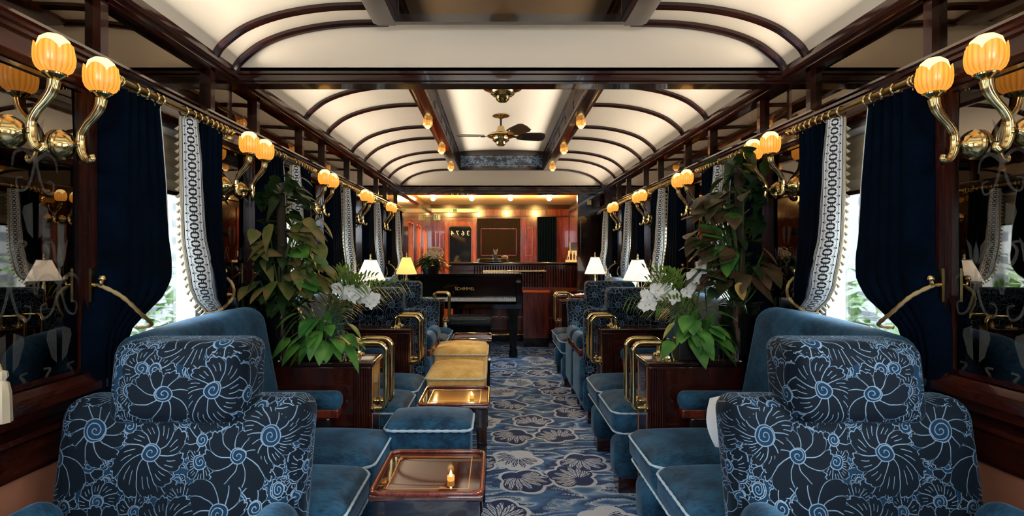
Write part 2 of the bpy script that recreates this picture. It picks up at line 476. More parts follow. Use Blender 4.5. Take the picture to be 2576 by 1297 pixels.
def tag(o, label, cat, group=None, kind=None):
    o['label'] = label; o['category'] = cat
    if group: o['group'] = group
    if kind: o['kind'] = kind
    return o
def thing(name, label, cat, loc=(0, 0, 0), flip=1, group=None, rz=0):
    o = bpy.data.objects.new(name, None); C.objects.link(o); o.empty_display_size = .05
    o.location = loc; o.scale = (flip, 1, 1); o.rotation_euler = (0, 0, rz)
    return tag(o, label, cat, group)
def struct(o): o['kind'] = 'structure'; return o
def dup(root, loc, flip=1, label=None, group=None, rz=None):
    def cp(o, par):
        c = o.copy(); C.objects.link(c)
        if par: c.parent = par
        for ch in o.children: cp(ch, c)
        return c
    r = cp(root, None); r.location = loc
    if root.type == 'EMPTY': r.scale = (flip, 1, 1)
    if rz is not None: r.rotation_euler = (0, 0, rz)
    if label: r['label'] = label
    if group: r['group'] = group
    return r
def arc_path(pts, r, n=5):                             # polyline with rounded corners
    P = [Vector(p) for p in pts]; out = [P[0]]
    for i in range(1, len(P)-1):
        a = (P[i-1]-P[i]).normalized(); b = (P[i+1]-P[i]).normalized()
        ang = a.angle(b); t = min(r/math.tan(ang/2), (P[i-1]-P[i]).length*.49, (P[i+1]-P[i]).length*.49)
        p0, p2 = P[i]+a*t, P[i]+b*t
        for k in range(n+1):
            u = k/n; out.append(p0*(1-u)**2 + P[i]*2*u*(1-u) + p2*u*u)
    out.append(P[-1]); return out
def spline(pts, n=8):
    P = [Vector(p) for p in pts]; out = []
    for i in range(len(P)-1):
        p0, p1, p2, p3 = P[max(i-1, 0)], P[i], P[i+1], P[min(i+2, len(P)-1)]
        for k in range(n):
            t = k/n
            out.append(.5*((2*p1)+(p2-p0)*t+(2*p0-5*p1+4*p2-p3)*t*t+(3*p1-p0-3*p2+p3)*t**3))
    out.append(P[-1]); return out
def lerpt(tab, z):
    if z >= tab[0][0]: return tab[0][1]
    for (a, b), (c, d) in zip(tab, tab[1:]):
        if z >= c: return b + (d-b)*(a-z)/(a-c)
    return tab[-1][1]

# ------------------------------------------------------------------ shell of the carriage
fl = MB().add([(XL-.1, Y0, 0), (XR+.1, Y0, 0), (XR+.1, YB, 0), (XL-.1, YB, 0), (XL-.1, Y0, -.1), (XR+.1, Y0, -.1), (XR+.1, YB, -.1), (XL-.1, YB, -.1)],
              [(0, 1, 2, 3), (4, 7, 6, 5), (0, 4, 5, 1), (1, 5, 6, 2), (2, 6, 7, 3), (3, 7, 4, 0)]).build('floor', CARPET, smooth=0)
struct(fl)
BARW = [7.55, 8.30, 9.05]
def X_(s, xw, w): return xw + s*w
def wbox(mb, s, xw, w0, w1, y0, y1, z0, z1):
    a, b = sorted((X_(s, xw, w0), X_(s, xw, w1))); return mb.box(a, b, y0, y1, z0, z1)
ntrim = 0
def trim(mb, mat, smooth=30):
    global ntrim
    ntrim += 1; return struct(mb.build('trim_%d' % ntrim, mat, smooth=smooth))
nwin = 0
walls = {}
for side, xw, s in SIDES:
    mb = MB()
    wbox(mb, s, xw, -.12, 0, Y0, YB+.1, -.1, ZW0); wbox(mb, s, xw, -.12, 0, Y0, YB+.1, ZW1, 2.62)
    opens = [(c-.30, c+.30) for c in WIN] + ([(c-.27, c+.27) for c in BARW] if side == 'left' else [])
    y = Y0
    for a, b in opens:
        wbox(mb, s, xw, -.12, 0, y, a, ZW0, ZW1); y = b
    wbox(mb, s, xw, -.12, 0, y, YB+.1, ZW0, ZW1)
    walls[side] = struct(mb.build('wall_'+side, MAH, smooth=0))
    # upper band of smoked mirror with posts
    MB_ = MB(); wbox(MB_, s, xw, .0, .006, Y0, 2.37, 1.80, 2.02); wbox(MB_, s, xw, .0, .006, 2.41, YE, 1.80, 2.02)
    MB_.build('mirror_band', MIRROR, walls[side], smooth=0)
    for p in PIL:
        for e in (-.21, .21):
            if p+e < YE and p+e > Y0: 
                q = MB(); wbox(q, s, xw, .0, .03, p+e-.016, p+e+.016, 1.79, 2.00); q.build('post', MAH, walls[side], smooth=0)
    # frieze and mouldings
    q = MB(); pr = [(0, 1.695), (.022, 1.695), (.03, 1.705), (.022, 1.716), (.022, 1.762), (.036, 1.766), (.036, 1.776), (.046, 1.780), (.046, 1.790), (.056, 1.795), (.052, 1.805), (0, 1.805)]
    q.ext([(X_(s, xw, a), b) for a, b in pr], Y0, YE+.1); trim(q, MAHY)
    q = MB(); pr = [(0, 1.985), (.03, 1.985), (.03, 1.993), (.052, 1.990), (.052, 2.000), (.066, 2.002), (.070, 2.016), (.062, 2.022), (.062, 2.034), (.050, 2.042), (.050, 2.056), (.036, 2.064), (0, 2.064)]
    q.ext([(X_(s, xw, a), b) for a, b in pr], Y0, YE+.1); trim(q, MAHY)
    # dado: ledge, beaded line, tan panel, plinth
    q = MB(); pr = [(0, .765), (.03, .765), (.036, .79), (.056, .80), (.056, .825), (.04, .832), (.03, .85), (0, .85)]
    q.ext([(X_(s, xw, a), b) for a, b in pr], Y0, YE); trim(q, MAHY)
    q = MB(); pr = [(0, .63), (.02, .63), (.03, .65), (.03, .72), (.045, .728), (.045, .742), (0, .742)]
    q.ext([(X_(s, xw, a), b) for a, b in pr], Y0, YE); trim(q, MAHY)
    q = MB(); wbox(q, s, xw, 0, .012, Y0, YE, .12, .63); t_ = trim(q, TAN, 0)
    q = MB(); wbox(q, s, xw, 0, .03, Y0, YE, 0, .12)
    b_ = struct(q.build('baseboard_'+side, MAHY, smooth=0))
    # stiles beside each window
    for p in PIL:
        for e in (-1, 1):
            q = MB(); wbox(q, s, xw, 0, .026, p+e*.18-.027, p+e*.18+.027, .85, 1.70); wbox(q, s, xw, .026, .034, p+e*.18-.016, p+e*.18-.004, .86, 1.69); trim(q, MAH, 0)
    # windows
    for c in WIN:
        nwin += 1
        q = MB()
        for (a, b) in ((-.30, -.262), (.262, .30)): wbox(q, s, xw, -.10, -.02, c+a, c+b, ZW0, ZW1)
        wbox(q, s, xw, -.10, -.02, c-.262, c+.262, ZW0, ZW0+.05); wbox(q, s, xw, -.10, -.02, c-.262, c+.262, ZW1-.04, ZW1)
        f_ = struct(q.build('window_%d' % nwin, WHITE, smooth=0))
        q = MB(); wbox(q, s, xw, -.066, -.060, c-.262, c+.262, ZW0+.05, ZW1-.04); q.build('pane', PANE, f_, smooth=0)
        q = MB(); wbox(q, s, xw, -.02, .03, c-.29, c+.29, ZW0-.005, ZW0+.006); q.build('window_sill', WHITE, f_, smooth=0)
    if side == 'left':
        for c in BARW:
            nwin += 1
            q = MB()
            for (a, b) in ((-.27, -.23), (-.02, .02), (.23, .27)): wbox(q, s, xw, -.09, -.01, c+a, c+b, ZW0, ZW1)
            wbox(q, s, xw, -.09, -.01, c-.23, c+.23, ZW0, ZW0+.04); wbox(q, s, xw, -.09, -.01, c-.23, c+.23, ZW1-.04, ZW1)
            f_ = struct(q.build('window_%d' % nwin, MAHO, smooth=0))
            q = MB(); wbox(q, s, xw, -.06, -.055, c-.23, c+.23, ZW0+.04, ZW1-.04); q.build('pane', PANE, f_, smooth=0)

# roof over everything keeps the sky out; end walls
struct(MB().box(XL-.12, XR+.12, Y0, YB+.1, 2.62, 2.68).build('roof', BLACK, smooth=0))
struct(MB().box(XL-.12, XR+.12, Y0-.06, Y0, -.1, 2.62).build('wall_front', MAHR, smooth=0))

# vaulted ceiling
HP = [(1.26, .846), (1.238, .882), (1.20, .918), (1.14, .962), (1.065, .997), (.975, 1.025), (.882, 1.044), (.79, 1.056), (.70, 1.062), (.553, 1.065)]
prof = [(p.x, p.y) for p in spline([(a, b, 0) for a, b in HP], 4)]
WELL = .553; WH = 1.25
def vault(y0, y1, w0, w1, name):
    """cream vault from y0 to y1 with the raised well from w0 to w1"""
    mb = MB()
    full = [(CX-u, EYE+h) for u, h in prof] + [(CX+u, EYE+h) for u, h in reversed(prof)]
    L = [(CX-u, EYE+h) for u, h in prof]; R = [(CX+u, EYE+h) for u, h in reversed(prof)]
    def strip(pts, a, b): mb.grid([[(x, a, z) for x, z in pts], [(x, b, z) for x, z in pts]])
    if y0 < w0: strip(full, y0, w0)
    strip(L, w0, w1); strip(R, w0, w1)
    if w1 < y1: strip(full, w1, y1)
    # well ceiling, gently arched
    A = [(CX-WELL+2*WELL*k/10, EYE+WH+.025*math.sin(PI*k/10)) for k in range(11)]
    strip(A, w0, w1)
    c = struct(mb.build(name, CREAM, smooth=50)); return c
ceil1 = vault(Y0, 2.37, -.9, 2.30, 'ceiling')
ceil2 = vault(2.40, YE, 2.60, 6.28, 'ceiling')
for (w0, w1) in ((-.9, 2.30), (2.60, 6.28)):
    for sg in (-1, 1):
        q = MB(); x = CX+sg*WELL
        pr = [(0, 1.02), (.045, 1.02), (.05, 1.03), (.045, 1.062), (.03, 1.07), (.012, 1.08), (.012, 1.12), (.02, 1.13), (.012, 1.14), (.012, 1.20), (.03, 1.22), (.03, 1.24), (.05, 1.262), (-.03, 1.262), (-.03, 1.05), (-.055, 1.05), (-.055, 1.03), (-.03, 1.02)]
        q.ext([(x-sg*a, EYE+h) for a, h in pr], w0, w1); trim(q, MAHX)
        n = 8
        for k in range(n):
            ya = w0+(w1-w0)*(k+.12)/n; yb = w0+(w1-w0)*(k+.88)/n
            g = MB(); a, b = sorted((x-sg*.010, x-sg*.016)); g.box(a, b, ya, yb, EYE+1.085, EYE+1.205); trim(g, MIRRORD, 0)
def arc_trim(y0, y1, dz, wdt):                         # rib following the vault
    q = MB()
    pts = [(CX-u, EYE+h) for u, h in prof]
    for half in (0, 1):
        P = pts if not half else [(2*CX-x, z) for x, z in pts]
        rows = []
        for i, (x, z) in enumerate(P):
            a = P[max(i-1, 0)]; b = P[min(i+1, len(P)-1)]
            t = Vector((b[0]-a[0], b[1]-a[1])).normalized(); nrm = Vector((t.y, -t.x)) if not half else Vector((-t.y, t.x))
            if nrm.y > 0: nrm = -nrm
            sec = [(y0, 0), (y0, dz*.6), (y0+(y1-y0)*.25, dz), (y0+(y1-y0)*.5, dz*.8), (y0+(y1-y0)*.75, dz), (y1, dz*.6), (y1, 0)]
            rows.append([(x+nrm.x*d, yy, z+nrm.y*d) for yy, d in sec])
        q.grid(rows)
    return trim(q, MAHX, 40)
for y in (.15, .58, 1.17, 1.60, 2.19, 2.62, 3.22, 3.63, 4.25, 4.66, 5.28, 5.70):
    arc_trim(y-.018, y+.018, .022, .036)
arc_trim(2.335, 2.372, .022, .04); arc_trim(6.352, 6.390, .022, .04)
# lunettes: cream wall closing the vault above each cross beam
nl = 0
for (ya, yb, bo) in ((2.372, 2.405, .778), (6.39, 6.50, .757)):
    q = MB(); pts = [(CX-u, EYE+h) for u, h in prof] + [(CX+u, EYE+h) for u, h in reversed(prof)]
    low = EYE+.83
    for y in (ya, yb):
        q.add([(x, y, z+.03) for x, z in pts]+[(x, y, low-.04) for x, z in pts], [(i, i+1, len(pts)+i+1, len(pts)+i) for i in range(len(pts)-1)])
    struct(q.build('wall_lunette', CREAM, smooth=0))
    # cross beam with mouldings
    q = MB(); f0 = ya-.02; f1 = yb+.02
    pr = [(f0, .838), (f0-.010, .834), (f0-.010, .822), (f0, .818), (f0, .806), (f0-.012, .802), (f0-.012, .790), (f0-.004, .786), (f0-.004, bo), (f1+.004, bo), (f1+.004, .786), (f1+.012, .80), (f1, .81), (f1+.01, .83), (f1, .838)]
    q.ext([(a, EYE+h) for a, h in pr], XL, XR, axis='x'); trim(q, MAHX)
    # closes the gap above the mirror band
    q = MB().box(XL, XR, ya-.0, yb, EYE+.83, EYE+.86); trim(q, MAHX, 0)
# ends of the wells: framed glass in the far one, dark mirror in the near one
for (y, sg, mat) in ((2.302, -1, MIRRORB), (6.285, -1, None), (2.598, 1, MIRRORB), (-.905, 1, MIRRORB)):
    q = MB(); x0, x1 = CX-WELL, CX+WELL
    a, b = sorted((y, y-.03*sg*-1)); 
    for bx in ((x0, x1, 1.025, 1.06), (x0, x1, 1.205, 1.30), (x0, x0+.06, 1.06, 1.205), (x1-.06, x1, 1.06, 1.205)): q.box(bx[0], bx[1], a, b, EYE+bx[2], EYE+bx[3])
    fr = trim(q, EBONY, 0)
    if mat:
        q = MB().box(x0+.06, x1-.06, (a+b)/2-.004, (a+b)/2+.004, EYE+1.06, EYE+1.205); q.build('panel', mat, fr, smooth=0)
    else:
        m = Mat('etched_blue_glass'); x, yy, z = m.sep(m.coord()); 
        e = m.voro(m.comb(x*1.0, z*1.6), 9, .9); d = X(m.nt, e.outputs['Distance']); pxx, pzz, _ = m.sep(e.outputs['Position'])
        an = atan2(z*1.6-pzz, x-pxx)
        f = ((an*5.0).sin()*.5+.5)*d.ss(.6, .1)
        f = f.mx(m.noise(m.coord(), 18, 4).ss(.5, .66)*.8)
        m.set(col=m.mix(f, rgb(16, 32, 56), rgb(126, 158, 186)), rough=.12, spec=.6)
        q = MB().box(x0+.06, x1-.06, (a+b)/2-.004, (a+b)/2+.004, EYE+1.06, EYE+1.205); q.build('panel', m.mat, fr, smooth=0)
        q = MB()
        for k in (0, 1): 
            zz = EYE+1.078+k*.108; q.box(x0+.12, x1-.12, a-.001, a+.003, zz, zz+.003)
        for k in (0, 1):
            xx = x0+.12+k*(x1-x0-.243); q.box(xx, xx+.003, a-.001, a+.003, EYE+1.078, EYE+1.186)
        q.build('etched_border', CHROME, fr, smooth=0)

# ------------------------------------------------------------------ wall mirrors between windows, with etched tulips
def etched(mb, cx, cz, k=1.0):
    w = .0052
    def poly(pts): mb.add([(w, cx+a*k, cz+b*k) for a, b in pts], [tuple(range(len(pts)))])
    def strip(path, r):
        P = spline([(a, b, 0) for a, b in path], 6)
        L, R = [], []
        for i, p in enumerate(P):
            t = (P[min(i+1, len(P)-1)]-P[max(i-1, 0)]).normalized(); q = Vector((-t.y, t.x, 0))*r*(1-.6*i/len(P))
            L.append((w, cx+(p.x+q.x)*k, cz+(p.y+q.y)*k)); R.append((w, cx+(p.x-q.x)*k, cz+(p.y-q.y)*k))
        mb.grid([L, R])
    for sx in (-1, 1):
        # outer petal, leaf and scroll of a tulip
        poly([(sx*.004, .0), (sx*.022, .018), (sx*.027, .05), (sx*.036, .092), (sx*.016, .066), (sx*.012, .03)])
        strip([(0, -.01), (sx*.006, -.08), (sx*.03, -.15), (sx*.062, -.165), (sx*.07, -.13), (sx*.048, -.12)], .006)
        strip([(sx*.0, -.06), (sx*.04, -.03), (sx*.075, -.045), (sx*.085, -.09)], .008)
        poly([(sx*.012, -.20), (sx*.045, -.215), (sx*.05, -.235), (sx*.03, -.30), (sx*.01, -.32)])
        strip([(sx*.004, -.42), (sx*.036, -.40), (sx*.05, -.36), (sx*.035, -.335), (sx*.06, -.33)], .008)
    poly([(-.010, .02), (0, .005), (.010, .02), (.009, .05), (0, .082), (-.009, .05)])
    poly([(-.012, -.43), (0, -.47), (.012, -.43), (0, -.41)])
def mirror(p, side, xw, s, i):
    t = thing('wall_mirror', '', 'mirror', (xw, p, 0), s, 'smoked mirrors between the windows')
    MB().box(.0, .005, -.153, .153, .862, 1.685).build('glass', MIRRORD, t, smooth=0)
    q = MB()
    for a in (-.153, .143): q.box(0, .014, a, a+.010, .862, 1.685)
    q.box(0, .014, -.153, .153, .852, .866); q.box(0, .014, -.153, .153, 1.682, 1.694); q.build('frame', MAH, t, smooth=0)
    q = MB(); etched(q, -.075, 1.17, .85); etched(q, .075, 1.17, .85); etched(q, 0, 1.50, .8); q.build('etched_tulips', ETCHED, t, smooth=0)
    return t
mir = mirror(PIL[2], 'left', XL, 1, 0)
for side, xw, s in SIDES:
    for i, p in enumerate(PIL[2:]):
        lab = 'dark wall mirror etched with tulips behind the %s pair of wall lights, %s wall' % (ORD[i] if i < 4 else ('fifth' if i == 4 else 'last'), side)
        if side == 'left' and i == 0: mir['label'] = lab
        else: dup(mir, (xw, p, 0), s, lab)
for side, xw, s in SIDES:
    for p in PIL[:2]: 
        q = MB(); wbox(q, s, xw, 0, .005, p-.153, p+.153, .862, 1.685); q.build('mirror', MIRRORD, walls[side], smooth=0)

# ------------------------------------------------------------------ wall lights
def sconce():
    t = thing('wall_light', '', 'wall light', (XL, PIL[2]-.078, 0), 1, 'amber tulip wall lights')
    zb = EYE+.312
    MB().lathe([(.0, .005), (.040, .005), (.042, .009), (.042, .014), (.036, .017), (.038, .022), (.030, .030), (.022, .036), (.012, .040), (.008, .046), (.0085, .054), (.014, .058), (.014, .064), (.006, .070)], (0, 0, zb), 24, 'x').build('backplate', BRASS, t, 35)
    path = spline([(.094, 0, zb-.030), (.097, 0, zb-.040), (.088, 0, zb-.046), (.076, 0, zb-.040), (.066, 0, zb-.022), (.062, 0, zb+.003), (.064, 0, zb+.028), (.078, 0, zb+.055), (.100, 0, zb+.080), (.116, 0, zb+.104), (.122, 0, zb+.130)], 5)
    N = len(path); rs = []
    for i in range(N):
        u = i/(N-1); r = .006+.004*min(1, u*2.2)+.004*max(0, u-.75)*4; rs.append(r)
    rs[0] = .008
    a = MB(); a.tube(path, rs, 36, flute=(9, .13)); b = a.build('arm', BRASS, t, 60)
    MB().lathe([(.008, 0), (.012, .003), (.012, .007), (.009, .010), (.012, .012), (.020, .018), (.026, .022), (.027, .026), (.025, .028), (.0, .028)], (.122, 0, zb+.120), 24).build('cup', BRASS, t, 35)
    z0 = zb+.146
    H = [(.018, 0), (.027, .003), (.036, .011), (.0410, .024), (.0425, .040), (.0420, .054), (.0400, .067)]
    def fn(r, h, g, i):
        rib = 1+.028*math.cos(20*g)*min(1, i/2)
        if i >= 5: h = h + (.014*abs(math.cos(2.5*g))**.6 - .008)*(i-4)*.7
        return r*rib, h
    MB().lathe(H, (.122, 0, z0), 60, fn=fn).build('tulip_shade', TULIP, t, 60)
    MB().lathe([(.0, .010), (.016, .014), (.029, .028), (.035, .046), (.036, .068), (.031, .086), (.018, .097), (.0, .101)], (.122, 0, z0), 20).build('bulb', BULB, t, 60)
    return t
sco = sconce()
for side, xw, s in SIDES:
    for i, p in enumerate(PIL[2:7]):
        for e, w in ((-1, 'nearer'), (1, 'farther')):
            lab = 'amber tulip wall light, %s one of the %s pair, %s wall' % (w, ORD[i], side)
            if side == 'left' and i == 0 and e == -1: sco['label'] = lab
            else: dup(sco, (xw, p+e*.078, 0), s, lab)

# ------------------------------------------------------------------ curtains
ZR = EYE+.535
def curtain(near):
    """local: x into the room, y along the wall measured from the window centre"""
    t = thing('curtain', '', 'curtain', (XL, VIS[0], 0), 1, 'navy velvet window curtains')
    if near:
        lead = [(1.715, -.125), (1.6, -.108), (1.45, -.09), (1.3, -.08), (1.2, -.082), (1.12, -.105), (1.05, -.155), (1.0, -.215), (.97, -.245), (.9, -.25), (.75, -.235), (.62, -.23)]
        back = [(1.715, -.335), (1.2, -.345), (1.0, -.37), (.97, -.372), (.62, -.375)]
        ylo, sgn = 0, -1
    else:
        lead = [(1.715, .0), (1.45, .004), (1.25, .012), (1.15, .028), (1.08, .06), (1.03, .11), (.99, .18), (.96, .225), (.9, .24), (.75, .235), (.62, .23)]
        back = [(1.715, .31), (1.2, .335), (1.0, .365), (.97, .37), (.62, .372)]
        sgn = 1
    zs = [1.715-.022*k for k in range(50)]
    n = 34; rows = []
    for z in zs:
        a, b = lerpt(lead, z), lerpt(back, z); r = []
        # folds flatten near the tie, fall free elsewhere
        tie = math.exp(-((z-.975)/.05)**2)
        for k in range(n+1):
            u = k/n; a_ = a if near else a+.05+.028*max(0, min(1, (z-1.02)/.12))
            amp = (.013 + .010*math.sin(z*3+1))*(1-.5*tie)*min(1, (u*8 if True else 1))
            w = .080 - .027*max(0,min(1,(1.06-z)/.09)) + amp*(1-.45*max(0,min(1,(1.06-z)/.09)))*math.sin(u*2*PI*5.5+math.sin(z*2.3)*.8) + .03*math.exp(-((z-1.10)/.12)**2)*(1-u) + .012*tie
            ret = max(0, (u-.86)/.14); w = w*(1-ret) + .012*ret
            if not near: w += .035*math.exp(-u*9)
            r.append((w, a_+(b-a_)*u, z))
        rows.append(r)
    MB().grid(rows).build('drape', CURT, t, 180, solid=.004)
    # patterned band and its tasselled fringe on the leading edge
    if not near:
        L0, uv, rows2, s_ = 0, [], [], 0.0
        last = None; path = []
        zb = [1.715-.014*k for k in range(54)]
        for z in zb:
            a, b = lerpt(lead, z), lerpt(back, z)
            a += .028*max(0, min(1, (z-1.02)/.12))
            bulge = .03*math.exp(-((z-1.10)/.12)**2); low = max(0, min(1, (1.04-z)/.08))
            p = Vector((.060+bulge*.3-low*.01, a, z))
            if last is not None: s_ += (p-last).length
            last = p; path.append(p)
            row = []; ru = []
            for k in range(9):
                u = k/8; row.append((p.x+(lerpt([(1.715, .036), (1.55, .052), (1.2, .060), (.97, .04)], z)+bulge*.5)*u+.010*math.sin(u*PI), a+.052*u-.014*math.sin(u*PI), z)); ru.append((u, s_/.088))
            rows2.append(row); uv.append(ru)
        MB().grid(rows2, uv).build('patterned_band', BAND, t, 180, solid=.002)
        q = MB()
        k = 0; acc = 0
        for i in range(1, len(path)):
            acc += (path[i]-path[i-1]).length
            if acc > .021:
                acc = 0; p = path[i]
                d = Vector((-.45, -.35, -.83))
                cone = [(.003, 0), (.004, .006), (.0025, .008), (.0075, .026), (.0, .026)]
                M = d.to_track_quat('Z', 'Y').to_matrix()
                sub = MB().lathe(cone, (0, 0, 0), 6); q.add([M @ Vector(v)+p+Vector((0, .002, 0)) for v in sub.v], sub.f)
        q.tube([p+Vector((.001, -.002, 0)) for p in path], .005, 6)
        q.build('tassel_fringe', FRINGE, t, 60)
    else:
        rows2, uv = [], []
        for z in zs[:30]:
            a = lerpt(lead, z); rows2.append([(.084, a+.001, z), (.03, a-.004, z)]); uv.append([(0, z/.115), (.5, z/.115)])
        MB().grid(rows2, uv).build('patterned_band', BAND, t, 180, solid=.002)
    # rope tie from a brass hook on the pier
    ty = -1 if near else 1
    hook = Vector((.05, ty*.352, 1.11))
    mid = lerpt(lead, .985)
    path = spline([hook, Vector((.10, ty*.330, 1.075)), Vector((.125, ty*.285, 1.02)), Vector((.122, mid-ty*.004, .975)), Vector((.07, mid-ty*.012, .965))], 8)
    MB().tube(path, [.0062+.0010*math.sin(i*2.2) for i in range(len(path))], 8).build('tie_rope', ROPE, t, 60)
    q = MB(); q.box(.028, .036, ty*.352-.012, ty*.352+.012, 1.06, 1.16); q.tube([(.036, ty*.352, 1.11), (.056, ty*.352, 1.11), (.06, ty*.352, 1.125)], .006, 8); q.lathe([(0, -.01), (.009, -.005), (.010, 0), (.006, .008), (0, .01)], (.06, ty*.352, 1.13), 10)
    q.build('hook', BRASS, t, 40)
    return t
def rod():
    t = thing('curtain_rod', '', 'curtain rod', (XL, VIS[0], 0), 1, 'brass curtain rods')
    q = MB(); q.tube([(.085, -.345, ZR), (.085, .33, ZR)], .011, 14)
    q.build('rod', BRASSD, t, 40)
    for e in (-.36, .345):
        MB().lathe([(.0, -.02), (.012, -.016), (.016, -.006), (.013, .004), (.016, .01), (.012, .018), (0, .02)], (.085, e, ZR), 14, 'y').build('finial', BRASS, t, 40)
    for e in (-.30, .29):
        q = MB(); q.tube([(.030, e, ZR+.02), (.06, e, ZR+.02), (.082, e, ZR+.006)], .006, 8); q.lathe([(.014, .028), (.014, .034), (.006, .038)], (0, e, ZR+.02), 12, 'x'); q.build('bracket', BRASS, t, 40)
    ring = None
    for y in (-.33, -.318, -.25, -.205, -.155, -.125, .01, .06, .10, .14, .18, .215, .25, .28, .30):
        if ring is None:
            pts = [(.085+.017*math.cos(a), 0, ZR-.004+.017*math.sin(a)) for a in [2*PI*k/14 for k in range(14)]]
            q = MB(); q.tube(pts, .0032, 6, closed=True); q.tube([(.085, 0, ZR-.021), (.085, 0, ZR-.032)], .002, 6); ring = q.build('ring', BRASS, t, 60); ring.location.y = y
        else:
            r = ring.copy(); C.objects.link(r); r.parent = t; r.location.y = y
    return t
def blind():
    t = thing('roller_blind', '', 'blind', (XL, VIS[0], 0), 1, 'cream window blinds')
    q = MB(); z = [1.655-.024*k for k in range(10)]
    q.grid([[(-.012+.006*(k % 2), y, zz) for y in (-.258, .258)] for k, zz in enumerate(z)]); q.build('fabric', simple('blind_cloth', rgb(176, 160, 128), .8), t, 0, solid=.003)
    MB().box(-.018, .0, -.258, .258, 1.43, 1.445).build('bottom_rail', MAH, t, 0)
    MB().tube([(-.006, -.258, 1.668), (-.006, .258, 1.668)], .014, 10).build('roller', LINER, t, 40)
    return t
cn, cf, rd, bl = curtain(True), curtain(False), rod(), blind()
for side, xw, s in SIDES:
    for i, c in enumerate(VIS):
        w = '%s wall, %s window' % (side, ORD[i])
        for proto, lab in ((cn, 'dark navy velvet curtain tied back with rope, near side, '+w), (cf, 'navy velvet curtain edged with a white patterned band, far side, '+w),
                           (rd, 'brass curtain rod with rings, '+w), (bl, 'cream roller blind partly drawn down, '+w)):
            if side == 'left' and i == 0: proto['label'] = lab
            else: dup(proto, (xw, c, 0), s, lab)

t = thing('tassel', 'cream tassel hanging against the left wall below the nearest mirror, frame edge', 'tassel', (XL+.058, 1.235, .80))
MB().lathe([(0, .125), (.010, .122), (.012, .110), (.007, .100), (.013, .094), (.017, .07), (.019, .0), (0, 0)], (0, 0, 0), 16, fn=lambda r, h, g, i: (r*(1+.06*math.cos(8*g)), h)).build('skirt', FRINGE, t, 50)
MB().tube([(0, 0, .12), (-.02, 0, .17), (-.056, 0, .21)], .003, 6).build('cord', ROPE, t, 50)
# ------------------------------------------------------------------ ceiling lamps, fans
def globe_lamp():
    t = thing('ceiling_lamp', '', 'ceiling lamp', (CX-.59, 2.95, EYE+1.045), 1, 'small amber globes along the ceiling well')
    MB().lathe([(.0, .012), (.030, .012), (.032, .006), (.024, 0), (.018, -.006)], (0, 0, 0), 18).build('collar', BRASS, t, 40)
    MB().lathe([(.017, -.004), (.030, -.012), (.037, -.028), (.037, -.052), (.030, -.064)], (0, 0, 0), 20, fn=lambda r, h, g, i: (r*(1+.03*math.cos(10*g)), h)).build('globe', GLOBE, t, 60)
    MB().lathe([(0, -.03), (.020, -.035), (.026, -.054), (.022, -.072), (.010, -.082), (0, -.084)], (0, 0, 0), 16).build('bulb', BULB, t, 60)
    return t
gl = globe_lamp()
for sg, side in ((-1, 'left'), (1, 'right')):
    for i, y in enumerate((2.95, 3.94, 4.94, 5.94)):
        lab = 'small amber globe lamp under the %s edge of the ceiling well, %s from the camera' % (side, ['hidden first', 'second', 'third', 'fourth'][i])
        if i == 0: continue
        loc = (CX+sg*.585, y, EYE+1.045)
        if sg == -1 and i == 1: gl.location = loc; gl['label'] = lab
        else: dup(gl, loc, 1, lab)
BLADE = wood('dark_fan_blade', rgb(22, 12, 8), rgb(48, 26, 16), .4, coat=.1)
def fitting(y, lab, blades=None):
    zc = EYE+WH+.022
    t = thing('ceiling_fan' if blades else 'ceiling_fitting', lab, 'ceiling fan' if blades else 'ceiling light', (CX-.02, y, zc))
    MB().lathe([(.0, 0), (.075, 0), (.078, -.006), (.06, -.012), (.03, -.018), (.012, -.03), (.0, -.03)], (0, 0, 0), 28).build('ceiling_rose', BRASS, t, 40)
    MB().tube([(0, 0, -.02), (0, 0, -.12)], .010, 10).build('rod', BLACK, t, 40)
    MB().lathe([(.012, -.09), (.03, -.10), (.034, -.125), (.045, -.14), (.05, -.155), (.10, -.165), (.125, -.18), (.128, -.19), (.11, -.198), (.075, -.205), (.072, -.22), (.078, -.226), (.06, -.24), (.045, -.245), (.044, -.262), (.03, -.275), (0, -.278)], (0, 0, 0), 32).build('motor_housing', BRASS, t, 35)
    for a in blades or ():
        M = Matrix.Rotation(a, 3, 'Z') @ Matrix.Rotation(-.36, 3, 'X')
        off = Vector((0, 0, -.185))
        def tr(mb): mb.v = [tuple(M @ Vector(p)+off) for p in mb.v]; return mb
        b = MB(); pts = [(.15, -.045), (.22, -.058), (.36, -.066), (.40, -.05), (.41, 0), (.40, .05), (.36, .066), (.22, .058), (.15, .045)]
        b.add([(x, y_, .003) for x, y_ in pts]+[(x, y_, -.003) for x, y_ in pts], [tuple(range(9)), tuple(range(17, 8, -1))]+[(i, (i+1) % 9, 9+(i+1) % 9, 9+i) for i in range(9)])
        o = tr(b).build('blade', BLADE, t, 0)
        b = MB(); b.box(.09, .20, -.014, .014, -.008, -.003); b.lathe([(0, -.012), (.03, -.012), (.03, -.003), (0, -.003)], (.17, 0, 0), 14); tr(b).build('blade_arm', BRASS, o, 30)
    return t
fitting(1.76, 'brass ceiling fitting in the near ceiling well, reflected in its end mirror')
fitting(3.36, 'brass ceiling fitting just beyond the first cross beam')
fitting(4.72, 'brass ceiling fan with dark blades hanging in the ceiling well', [PI*1.02, -1.0, .12])

